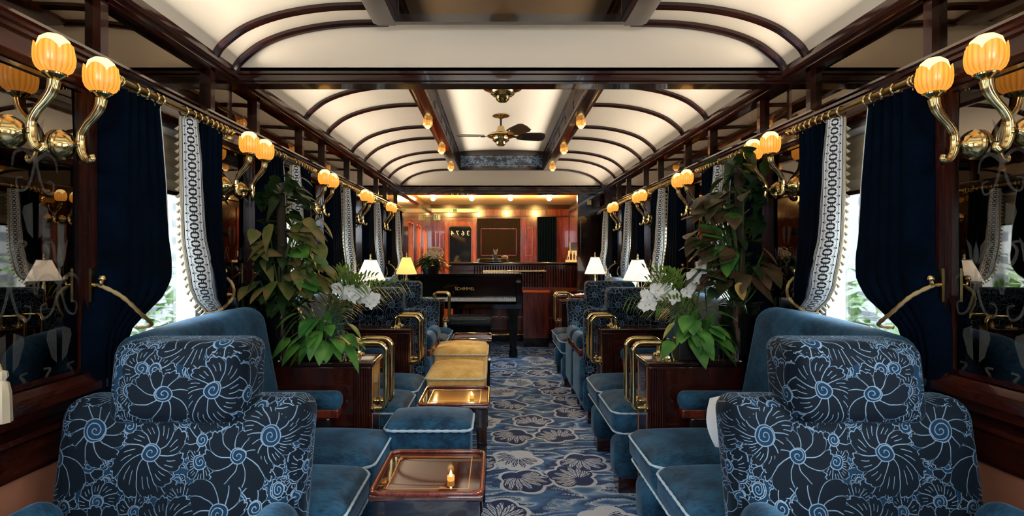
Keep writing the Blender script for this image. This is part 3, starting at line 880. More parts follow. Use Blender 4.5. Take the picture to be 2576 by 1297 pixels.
# ------------------------------------------------------------------ furniture
def rope_r(n, r): return [r*(1+.22*math.sin(i*2.1)) for i in range(n)]
def rect_loop(x0, x1, y0, y1, z, rc, n=6, step=.012, zf=None):
    pts = []
    for (cx, cy, a0) in ((x1-rc, y1-rc, 0), (x0+rc, y1-rc, PI/2), (x0+rc, y0+rc, PI), (x1-rc, y0+rc, 1.5*PI)):
        for k in range(n+1):
            a = a0+PI/2*k/n; pts.append(Vector((cx+rc*math.cos(a), cy+rc*math.sin(a), z)))
    out = []
    for i in range(len(pts)):
        a, b = pts[i], pts[(i+1) % len(pts)]; m = max(1, int((b-a).length/step))
        for k in range(m): out.append(a+(b-a)*k/m)
    return out
def piping(mb, x0, x1, y0, y1, z, rc=.04, r=.005):
    P = rect_loop(x0, x1, y0, y1, z, rc); mb.tube(P, rope_r(len(P), r), 6, closed=True)
def chair():
    """faces -y; x runs from the wall into the room; y=0 is the back's rear"""
    t = thing('armchair', '', 'armchair', (XL, 1.5, 0), 1, 'blue figured velvet armchairs')
    lean = lambda x, y, z: (x - (.03*(.8-z) if x > .4 else 0), y + (z-.80)*.16, z)
    MB().soft(.09, .745, -.13, .0, .22, .82, .05, 6, fn=lean, front=.012).build('backrest', FIG, t, 60)
    MB().soft(.232, .585, -.155, .005, .76, .972, .04, 6, fn=lambda x, y, z: (x, y+(z-.80)*.12, z), front=.01).build('headrest', FIG, t, 60)
    for a, b in ((.10, .20), (.665, .77)):
        ar = MB().soft(a, b, -.485, -.20, .50, .605, .05, 5, top=.01).build('armrest', VEL, t, 60)
        MB().soft(a+.012, b-.012, -.475, -.18, .455, .51, .012, 3).build('arm_rail', MAHR, ar, 40)
        MB().soft(a+.008, b-.008, -.465, -.10, .14, .46, .03, 3).build('side_panel', VEL, t, 60)
    MB().soft(.20, .73, -.49, -.14, .31, .435, .05, 6, top=.025).build('seat_cushion', VEL, t, 60)
    q = MB(); piping(q, .20, .73, -.49, -.14, .412, .06); piping(q, .20, .73, -.49, -.14, .33, .06); q.build('piping', PIPING, t, 60)
    MB().soft(.13, .74, -.47, -.06, .08, .32, .04, 3).build('seat_base', VEL, t, 60)
    for x in (.16, .66):
        for y in (-.45, -.13): MB().box(x, x+.05, y, y+.05, 0, .085).build('leg', MAH, t, 0)
    return t
def loveseat():
    """runs along the wall from y=0 to y=L, faces the aisle (+x)"""
    L = .78
    t = thing('loveseat', '', 'loveseat', (XL, 1.50, 0), 1, 'blue velvet two-seat window sofas')
    rec = lambda x, y, z: (x - (z-.45)*.19, y, z + .012*math.sin(y/L*PI) - .02*(1-y/L))
    MB().soft(.19, .33, 0, L, .30, .975, .065, 7, fn=rec).build('backrest', VEL, t, 60)
    for k in (0, 1):
        y0, y1 = L/2*k+.004, L/2*(k+1)-.004
        MB().soft(.24, .785, y0, y1, .315, .438, .045, 7, top=.03).build('seat_cushion', VEL, t, 60)
    q = MB()
    for k in (0, 1): piping(q, .24, .787, L/2*k+.004, L/2*(k+1)-.004, .418, .055)
    piping(q, .24, .775, .006, L-.006, .318, .055); q.build('piping', PIPING, t, 60)
    MB().soft(.12, .765, .012, L-.012, .20, .325, .05, 5, fn=lambda x, y, z: (x-(.325-z)*.5*(1 if x > .4 else 0), y, z)).build('seat_base', VEL, t, 60)
    for y in (.03, L-.20):
        b = MB().soft(.55, .765, y, y+.17, .07, .27, .05, 4).build('base_block', VEL, t, 60)
        MB().box(.60, .745, y+.03, y+.14, 0, .085).build('foot', MAH, b, 0)
        MB().box(.14, .22, y+.03, y+.13, 0, .24).build('rear_foot', MAH, b, 0)
    a = MB().soft(.20, .565, .03, .11, .525, .605, .032, 5).build('armrest', VEL, t, 60)
    MB().soft(.22, .555, .035, .105, .49, .532, .01, 3).build('arm_rail', MAHR, a, 40)
    MB().soft(.22, .52, .04, .10, .30, .50, .02, 3).build('side_panel', EBONY, t, 40)
    a = MB().soft(.20, .565, L-.055, L+.02, .525, .605, .032, 5).build('armrest', VEL, t, 60)
    MB().soft(.16, .555, L-.045, L+.012, .49, .532, .01, 3).build('arm_rail', MAHR, a, 40)
    MB().soft(.16, .52, L-.04, L+.008, .30, .50, .02, 3).build('side_panel', EBONY, t, 40)
    return t
def cabinet():
    t = thing('divider_cabinet', '', 'cabinet', (XL, 2.33, 0), 1, 'mahogany divider cabinets between the seats')
    D = .19
    MB().soft(.035, .675, 0, D, 0.0, .70, .012, 3).build('body', MAH, t, 40)
    q = MB().soft(.035, .685, -.008, D+.008, .695, .72, .008, 3); q.build('top', MAHX, t, 40)
    q = MB()
    for y in (.03, D-.036): q.box(.05, .67, y, y+.006, .7198, .7206)
    q.box(.6754, .6762, .03, D-.03, .18, .186); 
    for y in (.02, D-.026): q.box(.6752, .6762, y, y+.006, .1, .69)
    q.build('inlay', INLAY, t, 0)
    q = MB()
    for k in range(7):                               # fluted corner on the front face
        q.tube([(.60+.011*k, -.001, .05), (.60+.011*k, -.001, .69)], .005, 6)
    q.build('fluting', MAH, t, 60)
    for y in (.03, D-.03):
        P = arc_path([(.575, y, .72), (.575, y, .798), (.735, y, .798), (.735, y, .50), (.672, y, .50)], .045, 6)
        h = MB().tube(P, .0125, 14).build('grab_rail', BRASS, t, 60)
        MB().lathe([(.026, 0), (.027, .006), (.018, .012), (.016, .02)], (.575, y, .72), 18).build('flange', BRASS, h, 40); MB().lathe([(.020, 0), (.021, .006), (.015, .012)], (.675, y, .50), 14, 'x').build('flange', BRASS, h, 40)
        q = MB()
        for k in range(8): 
            a = 2*PI*k/8; q.lathe([(0, 0), (.005, 0), (.006, .004), (.004, .009), (0, .010)], (.575+.026*math.cos(a), y+.026*math.sin(a), .72), 8)
        q.build('stud', BRASS, h, 40)
    return t
ch, lv, cb = chair(), loveseat(), cabinet()
CH_ = [(1.475, 1, 'nearest figured blue velvet armchair with headrest, facing the camera', 0), (3.60, -1, 'figured blue velvet armchair with its back turned, behind the second divider cabinet', 0), (4.60, 1, 'figured blue velvet armchair facing the camera, in front of the farthest loveseat', 0)]
for side, xw, s in SIDES:
    for i, (y, d, lab, _) in enumerate(CH_):
        lab = lab + ', ' + side + ' side'
        yy = y
        if side == 'left' and i == 0: ch['label'] = lab; ch.location = (xw, yy, 0)
        else:
            o = dup(ch, (xw - (.01 if side == 'right' and i == 0 else 0), yy, 0), s, lab)
            if d < 0: o.scale = (s, -1, 1)
    for i, (y, lab) in enumerate(((1.50, 'blue velvet loveseat under the nearest window, %s side'), (2.545, 'blue velvet loveseat between the two nearer divider cabinets, %s side'), (4.63, 'farthest blue velvet loveseat, behind the camera-facing armchair near the piano, %s side'))):
        if side == 'left' and i == 0: lv['label'] = lab % side; lv.location = (xw, y, 0)
        else: dup(lv, (xw, y, 0), s, lab % side)
    for i, (y, lab) in enumerate(((2.33, 'mahogany divider cabinet with brass rails under the plants, %s side'), (3.36, 'mahogany divider cabinet with brass rail, bare top, before the turned armchair, %s side'), (5.44, 'farthest mahogany divider cabinet with brass rail near the piano, %s side'))):
        if side == 'left' and i == 0: cb['label'] = lab % side
        else: dup(cb, (xw, y, 0), s, lab % side)
# scatter cushion peeping out behind the near right armchair
t = thing('scatter_cushion', 'white scatter cushion with black chain pattern on the nearest right loveseat', 'cushion', (.765, 1.60, .605))
rows, uv = [], []
for sg in (1, -1):
    rr, uu = [], []
    for i in range(13):
        a = -1+i/6; row = []; ur = []
        for j in range(13):
            b = -1+j/6; th = .07*max(0, (1-a*a)*(1-b*b))**.45
            q_ = max(abs(a), abs(b))/(math.hypot(a, b) or 1); q_ = .55*q_+.45; row.append((b*.115*q_, sg*th*.8+.02*a, .078+a*.082*q_)); ur.append((.5+b*.9, a*1.6+2))
        rr.append(row); uu.append(ur)
    q = MB().grid(rr, uu); rows.append(q)
q = rows[0]; k = len(q.v); fo = len(q.f); q.v += rows[1].v
for i, f in enumerate(rows[1].f): q.f.append(tuple(a+k for a in f)); q.uv[fo+i] = rows[1].uv[i]
q.build('cover', BAND, t, 60)

# side tables in the aisle
def side_table():
    t = thing('side_table', '', 'side table', (-.215, 1.56, 0), 1, 'small polished tray tables along the aisle')
    W, D, Z = .174, .345, .48
    MB().soft(-W, W, 0, D, Z-.026, Z-.006, .008, 4).build('top', TABW, t, 40)
    q = MB(); P = rect_loop(-W+.004, W-.004, .004, D-.004, Z-.002, .03, 6, .02); q.tube(P, .0075, 8, closed=True); q.build('rim', MAHR, t, 60)
    q = MB(); a, b = .045, .048
    for (x0, x1, y0, y1) in ((-W+a, W-a, a, b), (-W+a, W-a, D-b, D-a), (-W+a, -W+b, a, D-a), (W-b, W-a, a, D-a)): q.box(x0, x1, y0, y1, Z-.0064, Z-.0054)
    q.build('inlay', INLAY, t, 0)
    MB().box(-W+.022, W-.022, .022, D-.022, Z-.12, Z-.025).build('apron', EBONY, t, 0)
    for x in (-W+.03, W-.03):
        for y in (.03, D-.03):
            q = MB(); q.grid([[(x+sx*h, y+sy*h, z) for sx, sy in ((-1, -1), (1, -1), (1, 1), (-1, 1))] for h, z in ((.019, Z-.03), (.019, .30), (.021, .295), (.021, .28), (.016, .27), (.011, 0))], closed=True); q.build('leg', EBONY, t, 30)
    return t
st = side_table(); st['label'] = 'nearest polished mahogany tray table in the aisle, lit candle on it'
dup(st, (-.21, 2.49, 0), 1, 'polished mahogany tray table behind the blue stool, candle on it')
dup(st, (-.215, 4.42, 0), 1, 'farthest polished mahogany tray table, behind the gold stools')
def candle(x, y, lab):
    t = thing('candle', lab, 'candle', (x, y, .4745)); t.scale = (.72, .72, .72)
    MB().lathe([(.0, .001), (.015, 0), (.0165, .004), (.0165, .022), (.0150, .022), (.0145, .006), (0, .005)], (0, 0, 0), 18).build('glass_cup', CUPG, t, 50)
    MB().lathe([(0, .006), (.0135, .006), (.0135, .016), (0, .017)], (0, 0, 0), 14).build('wax', IVORY, t, 50)
    MB().lathe([(0, .016), (.006, .022), (.0065, .03), (.003, .042), (0, .05)], (0, 0, 0), 10).build('flame', FLAME, t, 60)
candle(-.147, 1.665, 'small lit candle in amber glass on the nearest tray table')
candle(-.125, 2.62, 'small lit candle in amber glass on the tray table behind the blue stool')
# stools
def stool(name, x, y, w, d, mat, pm, lab, lobes, zt=.455):
    t = thing(name, lab, 'stool', (x, y, 0), 1, 'upholstered stools along the aisle')
    MB().soft(-w/2, w/2, 0, d, .20, zt, .035, 5).build('skirt', mat, t, 60)
    n = lobes
    q = MB()
    for k in range(n): q.soft(-w/2-.004, w/2+.004, d*k/n, d*(k+1)/n, zt-.03, zt+.018, .032, 6, top=.03)
    q.build('cushion', mat, t, 60)
    q = MB(); P = rect_loop(-w/2-.006, w/2+.006, -.006, d+.006, zt-.004, .04); q.tube(P, rope_r(len(P), .0065), 6, closed=True); q.build('piping', pm, t, 60)
    for sx in (-1, 1):
        for yy in (.035, d-.035):
            MB().tube([(sx*(w/2-.035), yy, .23), (sx*(w/2-.03), yy, 0)], [.02, .012], 8).build('leg', EBONY, t, 40)
    return t
stool('footstool', -.295, 2.205, .365, .25, VEL, PIPING, 'blue velvet stool with pale piping between the two nearer tray tables', 1)
stool('footstool', -.25, 3.12, .35, .42, YEL, PIPINGW, 'nearer gold velvet stool with cream rope piping in the aisle', 2)
stool('footstool', -.275, 3.88, .40, .44, YEL, PIPINGW, 'farther gold velvet stool with cream rope piping in the aisle', 2)

# window consoles with table lamps
def console(x, y, lab, rad=.15):
    t = thing('pedestal_table', lab, 'table', (x, y, 0), 1, 'small round tables by the windows')
    MB().lathe([(0, .575), (rad-.01, .575), (rad, .585), (rad, .592), (rad-.006, .60), (0, .60)], (0, 0, 0), 28).build('top', TABW, t, 40)
    MB().lathe([(.02, .0), (.02, .575)], (0, 0, .0), 14).build('column', MAH, t, 40)
    MB().lathe([(0, 0), (.10, 0), (.10, .012), (.04, .03), (.02, .05)], (0, 0, 0), 20).build('base', MAH, t, 40)
def table_lamp(x, y, lab, shade, z=.60, kz=1.0):
    t = thing('table_lamp', lab, 'lamp', (x, y, z), 1, 'pleated table lamps by the windows')
    t.scale = (1, 1, kz)
    MB().lathe([(0, 0), (.055, 0), (.055, .012), (.03, .022), (.018, .04), (.024, .07), (.030, .10), (.026, .16), (.016, .20), (.022, .21), (.014, .225), (.010, .26), (.013, .34), (.008, .36), (.006, .58), (0, .58)], (0, 0, 0), 20).build('base', BRASS, t, 40)
    n = 72
    def fn(r, h, g, i): return r*(1+.022*math.cos(36*g)), h
    MB().lathe([(.115, .385), (.095, .44), (.065, .52), (.046, .575)], (0, 0, 0), n*2, fn=fn).build('shade', shade, t, 60)
    for rr, zz, nn in ((.116, .387, 40), (.046, .576, 24)):
        q = MB(); q.tube([(rr*math.cos(a), rr*math.sin(a), zz) for a in [2*PI*k/nn for k in range(nn)]], .0035, 6, closed=True); q.build('braid', PIPING, t, 60)
    MB().lathe([(.004, .575), (.010, .59), (.006, .60), (.010, .612), (.004, .63), (0, .635)], (0, 0, 0), 12).build('finial', BRASS, t, 40)
    MB().lathe([(0, .43), (.022, .45), (.026, .48), (.014, .51), (0, .52)], (0, 0, 0), 12).build('bulb', emit('lamp_bulb_'+shade.name, (1, .8, .5, 1), 3), t, 60)
    for dx in (-.02, .012):
        q = MB(); q.tube([(dx, -.07, .39), (dx, -.072, .25)], .002, 6)
        q.lathe([(0, .25), (.009, .245), (.011, .23), (.008, .22), (.016, .15), (0, .15)], (dx, -.072, 0), 10); q.build('pull_tassel', FRINGE, t, 50)
for side, xw, s in SIDES:
    t = thing('window_shelf', 'narrow wooden shelf under the window between the facing armchairs, %s side' % side, 'shelf', (xw, 4.10, 0), s)
    MB().soft(.0, .33, -.13, .13, .635, .66, .01, 3).build('board', MAH, t, 40)
    MB().add([(.0, -.02, .45), (.0, -.02, .635), (.08, -.02, .635), (.0, .02, .45), (.0, .02, .635), (.08, .02, .635)], [(0, 1, 2), (3, 5, 4), (0, 2, 5, 3), (0, 3, 4, 1), (1, 4, 5, 2)]).build('bracket', MAH, t, 0)
    table_lamp(xw+s*.24, 4.10, 'white pleated table lamp between the facing armchairs, %s window side' % side, SHADEW, .66, .87)
console(XL+.24, 5.74, 'small round table between farthest cabinet and piano, left side', .1)
table_lamp(XL+.24, 5.74, 'amber glowing pleated table lamp beside the piano', SHADEY)
console(XR-.25, 5.82, 'small round table beyond the farthest right divider cabinet')
table_lamp(XR-.25, 5.82, 'white pleated table lamp near the far partition, right side', SHADEW)

# ------------------------------------------------------------------ plants on the near divider cabinets
def leaf(mb, base, d, L, W, droop=.3, heart=True, roll=0., n=6):
    """one blade with a raised midrib, drooping along its length"""
    d = Vector(d).normalized(); side = d.cross(Vector((0, 0, 1)))
    side = side.normalized() if side.length > .05 else Vector((1, 0, 0))
    if roll: side = (Matrix.Rotation(roll, 3, d) @ side)
    up = side.cross(d); rows = []
    for i in range(n+1):
        u = i/n
        w = W*(math.sin(PI*(u**.62))**.8 if heart else math.sin(PI*min(1, u*.97+.02))**.8)
        p = Vector(base)+d*L*u - Vector((0, 0, 1))*droop*L*u*u
        rows.append([tuple(p-side*w*.5+up*(.02*w)), tuple(p-side*w*.27+up*(.06*w)), tuple(p), tuple(p+side*w*.27+up*(.06*w)), tuple(p+side*w*.5+up*(.02*w))])
    mb.grid(rows)
def rnd(a, b): return random.uniform(a, b)
def vase(t, r, h, z=0):
    MB().lathe([(0, 0), (r, 0), (r, h), (r-.005, h), (r-.005, .008), (0, .008)], (0, 0, z), 28).build('glass_vase', VASE, t, 40)
    MB().lathe([(0, .010), (r-.007, .010), (r-.007, h*.82), (0, h*.85)], (0, 0, z), 24).build('soil', SOIL, t, 40)
def climber(x, y, s, lab, hgt, spread, seed, nl=(150, 54)):
    random.seed(seed)
    t = thing('climbing_plant', lab, 'plant', (x, y, .72))
    vase(t, .088, .245)
    MB().tube([(0, 0, .1), (.01, 0, hgt*.55), (0, .01, hgt*.92)], .020, 8).build('moss_pole', BARK, t, 60)
    q = MB()
    for k in range(nl[0]):
        z = rnd(.24, hgt); a = rnd(0, 2*PI); rr = rnd(.02, spread)*(1.05-.5*(z/hgt)**3)
        b = Vector((rr*math.cos(a), min(.07, rr*math.sin(a)*.6), z)); b.x = s*max(s*b.x, -.10); a = a if s*math.cos(a) > -.3 else PI/2+rnd(-.4, .4)
        leaf(q, b, (math.cos(a), math.sin(a)*.7, rnd(-.6, .4)), rnd(.06, .11), rnd(.035, .06), rnd(.2, .8), roll=rnd(-.6, .6))
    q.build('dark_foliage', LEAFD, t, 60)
    st = MB(); q2 = MB()
    for k in range(nl[1]):
        a = rnd(-.6, .9) if s > 0 else rnd(PI-.9, PI+.6)
        if k % 4 == 0: a = rnd(0, 2*PI)
        z = rnd(.30, hgt*.78); rr = rnd(.06, spread*1.15)
        e = Vector((rr*math.cos(a), -abs(rr*math.sin(a))*.5-.02, z)); e.x = s*max(s*e.x, -.09); a = a if s*math.cos(a) > -.3 else PI/2
        leaf(q2, e, (math.cos(a)+rnd(-.4, .4), -rnd(.2, .9), rnd(-.7, .2)), rnd(.075, .115), rnd(.055, .085), rnd(.2, .6), roll=rnd(-.7, .7), n=8)
        st.tube(spline([(rnd(-.03, .03), 0, .2), (e.x*.4, e.y*.5, z*.7), e], 5), .0028, 5)
    q3 = MB()
    for k in range(9):
        a = rnd(-.5, .7) if s > 0 else rnd(PI-.7, PI+.5)
        e = Vector((s*rnd(.05, .17), -rnd(.05, .10), rnd(.30, .62)))
        leaf(q3, e, (s*rnd(.3, 1), -rnd(.1, .6), rnd(-.5, .7)), rnd(.10, .15), rnd(.08, .11), rnd(.1, .4), roll=rnd(-.5, .5))
        st.tube(spline([(rnd(-.03, .03), 0, .2), (e.x*.5, e.y*.5, e.z*.75), e], 5), .0028, 5)
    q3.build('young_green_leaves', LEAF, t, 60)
    if s < 0:
        q4 = MB(); leaf(q4, (-.06, -.13, .36), (.1, -.25, -1), .085, .07, 0, n=8); q4.build('yellowed_leaf', leafmat('leaf_yellow', rgb(196, 160, 82), rgb(222, 188, 110), rgb(200, 170, 80)), t, 60)
    q2.build('broad_leaves', LEAFB if s > 0 else LEAFR, t, 60); st.build('stems', STEM, t, 60)
    return t
def pothos(x, y, lab, seed, n=26):
    random.seed(seed)
    t = thing('trailing_plant', lab, 'plant', (x, y, .72))
    MB().soft(-.085, .085, -.042, .042, 0, .10, .008, 3).build('trough', BLACK, t, 40)
    q = MB(); st = MB()
    for k in range(n):
        a = rnd(-PI*.95, -PI*.05) if k % 3 else rnd(0, 2*PI)
        rr = rnd(.03, .12); z = rnd(.08, .22)
        e = Vector((rr*1.15*math.cos(a), -.04+rr*math.sin(a)*.5, z))
        leaf(q, e, (math.cos(a)*.8, math.sin(a)*.6-.3, rnd(-.75, .0)), rnd(.075, .105), rnd(.055, .08), rnd(.3, .7), roll=rnd(-.35, .35), n=7)
        st.tube(spline([(e.x*.2, 0, .08), (e.x*.7, e.y*.6, z+.02), e], 4), .0025, 5)
    for k in range(26):
        a = rnd(0, 2*PI); e = (rnd(-.05, .05), rnd(-.03, .03), .11)
        leaf(q, e, (math.cos(a)*.6, math.sin(a)*.4, rnd(.5, 1.2)), rnd(.12, .2), rnd(.025, .04), rnd(.2, .6), heart=False)
    q.build('leaves', LEAF, t, 60); st.build('stems', STEM, t, 60)
    return t
def palm(x, y, lab, seed, n=14, ln=.40):
    random.seed(seed)
    t = thing('parlour_palm', lab, 'plant', (x, y, .72))
    MB().lathe([(0, 0), (.028, 0), (.035, .09), (.031, .09), (0, .085)], (0, 0, 0), 18).build('pot', BLACK, t, 40)
    q = MB(); st = MB()
    for k in range(n):
        a = (0 if x < 0 else PI)+(-1.15+2.3*k/(n-1))*(1 if k % 2 else -1)+rnd(-.2, .2); el = rnd(.9, 1.5); L = rnd(.75, 1.0)*ln*1.3
        pts = []
        for i in range(21):
            u = i/20; out = L*math.cos(el)*u*1.2+.10*u*u; z = .08+L*math.sin(el)*u-.14*u**3
            pts.append(Vector((out*math.cos(a), out*math.sin(a)*.45, z)))
        st.tube(pts, [.0028*(1-.7*i/20) for i in range(21)], 5)
        for i in range(6, 21):
            tdir = (pts[i]-pts[i-1]).normalized()
            for sg in (-1, 1):
                sd = tdir.cross(Vector((0, 1, .3))).normalized()*sg
                leaf(q, pts[i], tdir*.75+sd+Vector((0, rnd(-.3, .3), 0)), rnd(.085, .115)*(1-.45*abs(i-13)/7), .0125, .4, heart=False, n=4)
    q.build('fronds', PALM, t, 60); st.build('stems', STEM, t, 60)
    return t
def bloom_mesh():
    q = MB()
    for k in range(5):
        a = PI/2+2*PI*k/5; w = .030 if k in (1, 4) else .02
        d = Vector((math.cos(a), -.25, math.sin(a)))
        sd = Vector((-math.sin(a), 0, math.cos(a))); rows = []
        for i in range(6):
            u = i/5; ww = w*math.sin(PI*min(1, u*.93+.05))**.7
            p = d*.028*u+Vector((0, .012*u*u, 0))
            rows.append([tuple(p-sd*ww*.5+Vector((0, -.003, 0))), tuple(p), tuple(p+sd*ww*.5+Vector((0, -.003, 0)))])
        q.grid(rows)
    return q
bm_ = bloom_mesh().build('bloom', PETAL, None, 60)
lip_ = MB().lathe([(0, -.009), (.0028, -.006), (.0034, 0), (0, .003)], (0, -.003, -.003), 8, 'y').build('lip', PETALC, None, 60)
bloom_data, lip_data = bm_.data, lip_.data
bpy.data.objects.remove(bm_); bpy.data.objects.remove(lip_)
def orchid(x, y, lab, path, seed, nb=11, z=.72, pot=True):
    random.seed(seed)
    t = thing('orchid', lab, 'orchid', (x, y, z))
    if pot: MB().lathe([(0, 0), (.03, 0), (.034, .08), (.030, .08), (0, .075)], (0, 0, 0), 16).build('glass_pot', VASE, t, 40)
    P = spline(path, 10); MB().tube(P, .0035, 6).build('stem', STEM, t, 60)
    N = len(P)
    for k in range(nb):
        p = P[int(N*.55)+int((N*.45-1)*k/(nb-1))]
        b = bpy.data.objects.new('bloom', bloom_data); C.objects.link(b); b.parent = t
        b.location = p+Vector((rnd(-.03, .03), rnd(-.03, -.005), rnd(-.028, .022)))
        sc_ = rnd(1.05, 1.4); b.scale = (sc_, sc_, sc_); b.rotation_euler = (rnd(-.4, .3), rnd(-.5, .5), rnd(-.8, .8))
        l = bpy.data.objects.new('lip', lip_data); C.objects.link(l); l.parent = b
    return t
climber(XL+.22, 2.43, 1, 'tall climbing plant with bronze leaves in glass vase, left cabinet', .86, .19, 3)
pothos(XL+.44, 2.385, 'bright green trailing plant in a black trough, left cabinet', 11)
palm(XL+.40, 2.480, 'feathery small palm behind the trailing plant, left cabinet', 5)
orchid(XL+.50, 2.478, 'white orchid spray arching toward the aisle, left cabinet', [(0, 0, .06), (-.01, -.02, .17), (-.02, -.04, .27), (.03, -.05, .325), (.09, -.05, .31), (.15, -.04, .27)], 21)
climber(XR-.22, 2.43, -1, 'tall climbing plant with dusky red leaves in glass vase, right cabinet', .98, .20, 4)
pothos(XR-.45, 2.385, 'bright green trailing plant in a black trough, right cabinet', 12)
palm(XR-.345, 2.480, 'feathery small palm behind the orchids, right cabinet', 6)
orchid(XR-.51, 2.478, 'white orchid spray on the aisle side, right cabinet', [(0, 0, .06), (-.02, -.02, .17), (-.04, -.05, .29), (-.065, -.06, .315), (-.125, -.06, .30), (-.165, -.05, .255)], 22)
orchid(XR-.43, 2.48, 'taller white orchid spray beside the dusky climbing plant, right cabinet', [(0, 0, .06), (.01, -.02, .2), (.03, -.06, .35), (.03, -.075, .42), (-.01, -.08, .40), (-.04, -.08, .31)], 23, 12)

# ------------------------------------------------------------------ piano and bench
PY = 5.97
t = thing('grand_piano', 'black lacquered grand piano with white keys and gold maker name', 'piano', (-.405, PY, 0))
outline = [(-.70, .02), (.70, .02), (.70, .48), (.66, .62), (.52, .74), (.34, .80), (.18, .86), (.02, .95), (-.2, 1.02), (-.48, 1.03), (-.66, .98), (-.70, .9)]
def slab(o, z0, z1):
    n = len(o); return MB().add([(x, y, z0) for x, y in o]+[(x, y, z1) for x, y in o], [tuple(range(n))[::-1], tuple(range(n, 2*n))]+[(i, (i+1) % n, n+(i+1) % n, n+i) for i in range(n)])
back = [(x, max(y, .26)) for x, y in outline]
q = slab(back, .60, .955); q.box(-.70, .70, .0, .26, .58, .655); q.box(-.70, -.64, .0, .28, .65, .88); q.box(.64, .70, .0, .28, .65, .88); q.box(-.64, .64, .0, .02, .63, .664)
q.build('case', LACQ, t, 20)
ld = [(x*1.015, y-.01 if y < .1 else y*1.01) for x, y in outline]
slab([(x, y+.02) for x, y in ld], .958, .98).build('lid', LACQ, t, 20)
fb = MB().box(-.64, .64, .14, .165, .69, .94).build('fallboard', LACQ, t, 0)
q = MB()
for k in range(52): q.box(-.63+k*1.26/52+.0008, -.63+(k+1)*1.26/52-.0008, (.022), .15, .655, .702)
q.build('white_keys', IVORY, t, 0)
q = MB()
for k in range(51):
    if k % 7 not in (1, 4): q.box(-.63+(k+1)*1.26/52-.006, -.63+(k+1)*1.26/52+.006, .065, .15, .702, .712)
q.build('black_keys', BLACK, t, 0)
def text(s, name, mat, parent, loc, size, rot=(PI/2, 0, 0), mirror=False, depth=.0008):
    c = bpy.data.curves.new(name, 'FONT'); c.body = s; c.size = size; c.align_x = 'CENTER'; c.align_y = 'CENTER'; c.extrude = depth
    o = bpy.data.objects.new(name, c); C.objects.link(o); o.parent = parent; o.location = loc; o.rotation_euler = rot
    if mirror: o.scale = (-1, 1, 1)
    o.data.materials.append(mat)
    me = bpy.data.meshes.new_from_object(o.evaluated_get(bpy.context.evaluated_depsgraph_get())); loc_, rot_, scl_ = o.location.copy(), o.rotation_euler.copy(), o.scale.copy()
    bpy.data.objects.remove(o); o = bpy.data.objects.new(name, me); C.objects.link(o); o.parent = parent; o.location, o.rotation_euler, o.scale = loc_, rot_, scl_
    if not me.materials: me.materials.append(mat)
    return o
text('SCHIMMEL', 'maker_lettering', GOLDLET, fb, (.03, .138, .80), .05)
for x, y in ((-.60, .12), (.60, .12), (-.1, .88)):
    q = MB(); q.grid([[(x+sx*h, y+sy*h, z) for sx, sy in ((-1, -1), (1, -1), (1, 1), (-1, 1))] for h, z in ((.075, .60), (.075, .56), (.055, .50), (.04, .12), (.036, .085), (.05, .08), (.05, .0))], closed=True)
    q.build('leg', LACQ, t, 25)
q = MB(); q.box(-.10, -.08, .2, .23, .2, .6); q.box(.08, .10, .2, .23, .2, .6); q.box(-.13, .13, .17, .25, .12, .2); q.build('pedal_lyre', LACQ, t, 0)
for x in (-.06, 0, .06): MB().box(x-.014, x+.014, .05, .19, .13, .142).build('pedal', BRASS, t, 0)
t = thing('piano_bench', 'black leather piano bench in front of the keys', 'bench', (-.30, 5.65, 0))
MB().soft(-.25, .25, 0, .29, .42, .52, .025, 6, top=.015).build('cushion', LEATHER, t, 60)
MB().box(-.24, .24, .01, .28, .33, .425).build('frame', LACQ, t, 0)
for x in (-.23, .19):
    for y in (.02, .23): MB().box(x, x+.04, y, y+.04, 0, .33).build('leg', LACQ, t, 0)
MB().lathe([(0, .27), (.02, .272), (.02, .29), (0, .292)], (-.03, .15, .37), 14, 'x').build('knob', BLACK, t, 40)
t = thing('flower_arrangement', 'white hydrangeas with dark leaves in a bowl on the piano lid', 'flowers', (-.80, 6.30, .98))
MB().lathe([(0, 0), (.09, 0), (.12, .08), (.11, .09), (0, .08)], (0, 0, 0), 20).build('bowl', BLACK, t, 40)
random.seed(31); q = MB()
for k in range(110):
    a = rnd(0, 2*PI); el = rnd(-.2, 1.2); r = rnd(.06, .15)
    leaf(q, (r*math.cos(a)*math.cos(el)*1.1, r*math.sin(a)*.6, .11+r*math.sin(el)*.9), (math.cos(a), math.sin(a), rnd(-.6, .5)), .09, .05, .5)
q.build('leaves', LEAFD, t, 60)
for (cx, cz, rr) in ((.02, .26, .062), (.09, .25, .066), (-.02, .22, .05), (.06, .21, .05)):
    q = MB()
    for k in range(90):
        a = rnd(0, 2*PI); b = math.acos(rnd(-1, 1)); d = Vector((math.cos(a)*math.sin(b), math.sin(a)*math.sin(b), math.cos(b)))
        leaf(q, Vector((cx, 0, cz))+d*rr*.9, d.orthogonal().normalized()+d*.2, .022, .02, 0, n=2); leaf(q, Vector((cx, 0, cz))+d*rr*.9, -d.orthogonal().normalized()+d*.2, .022, .02, 0, n=2)
    q.build('hydrangea_head', PETAL, t, 60)

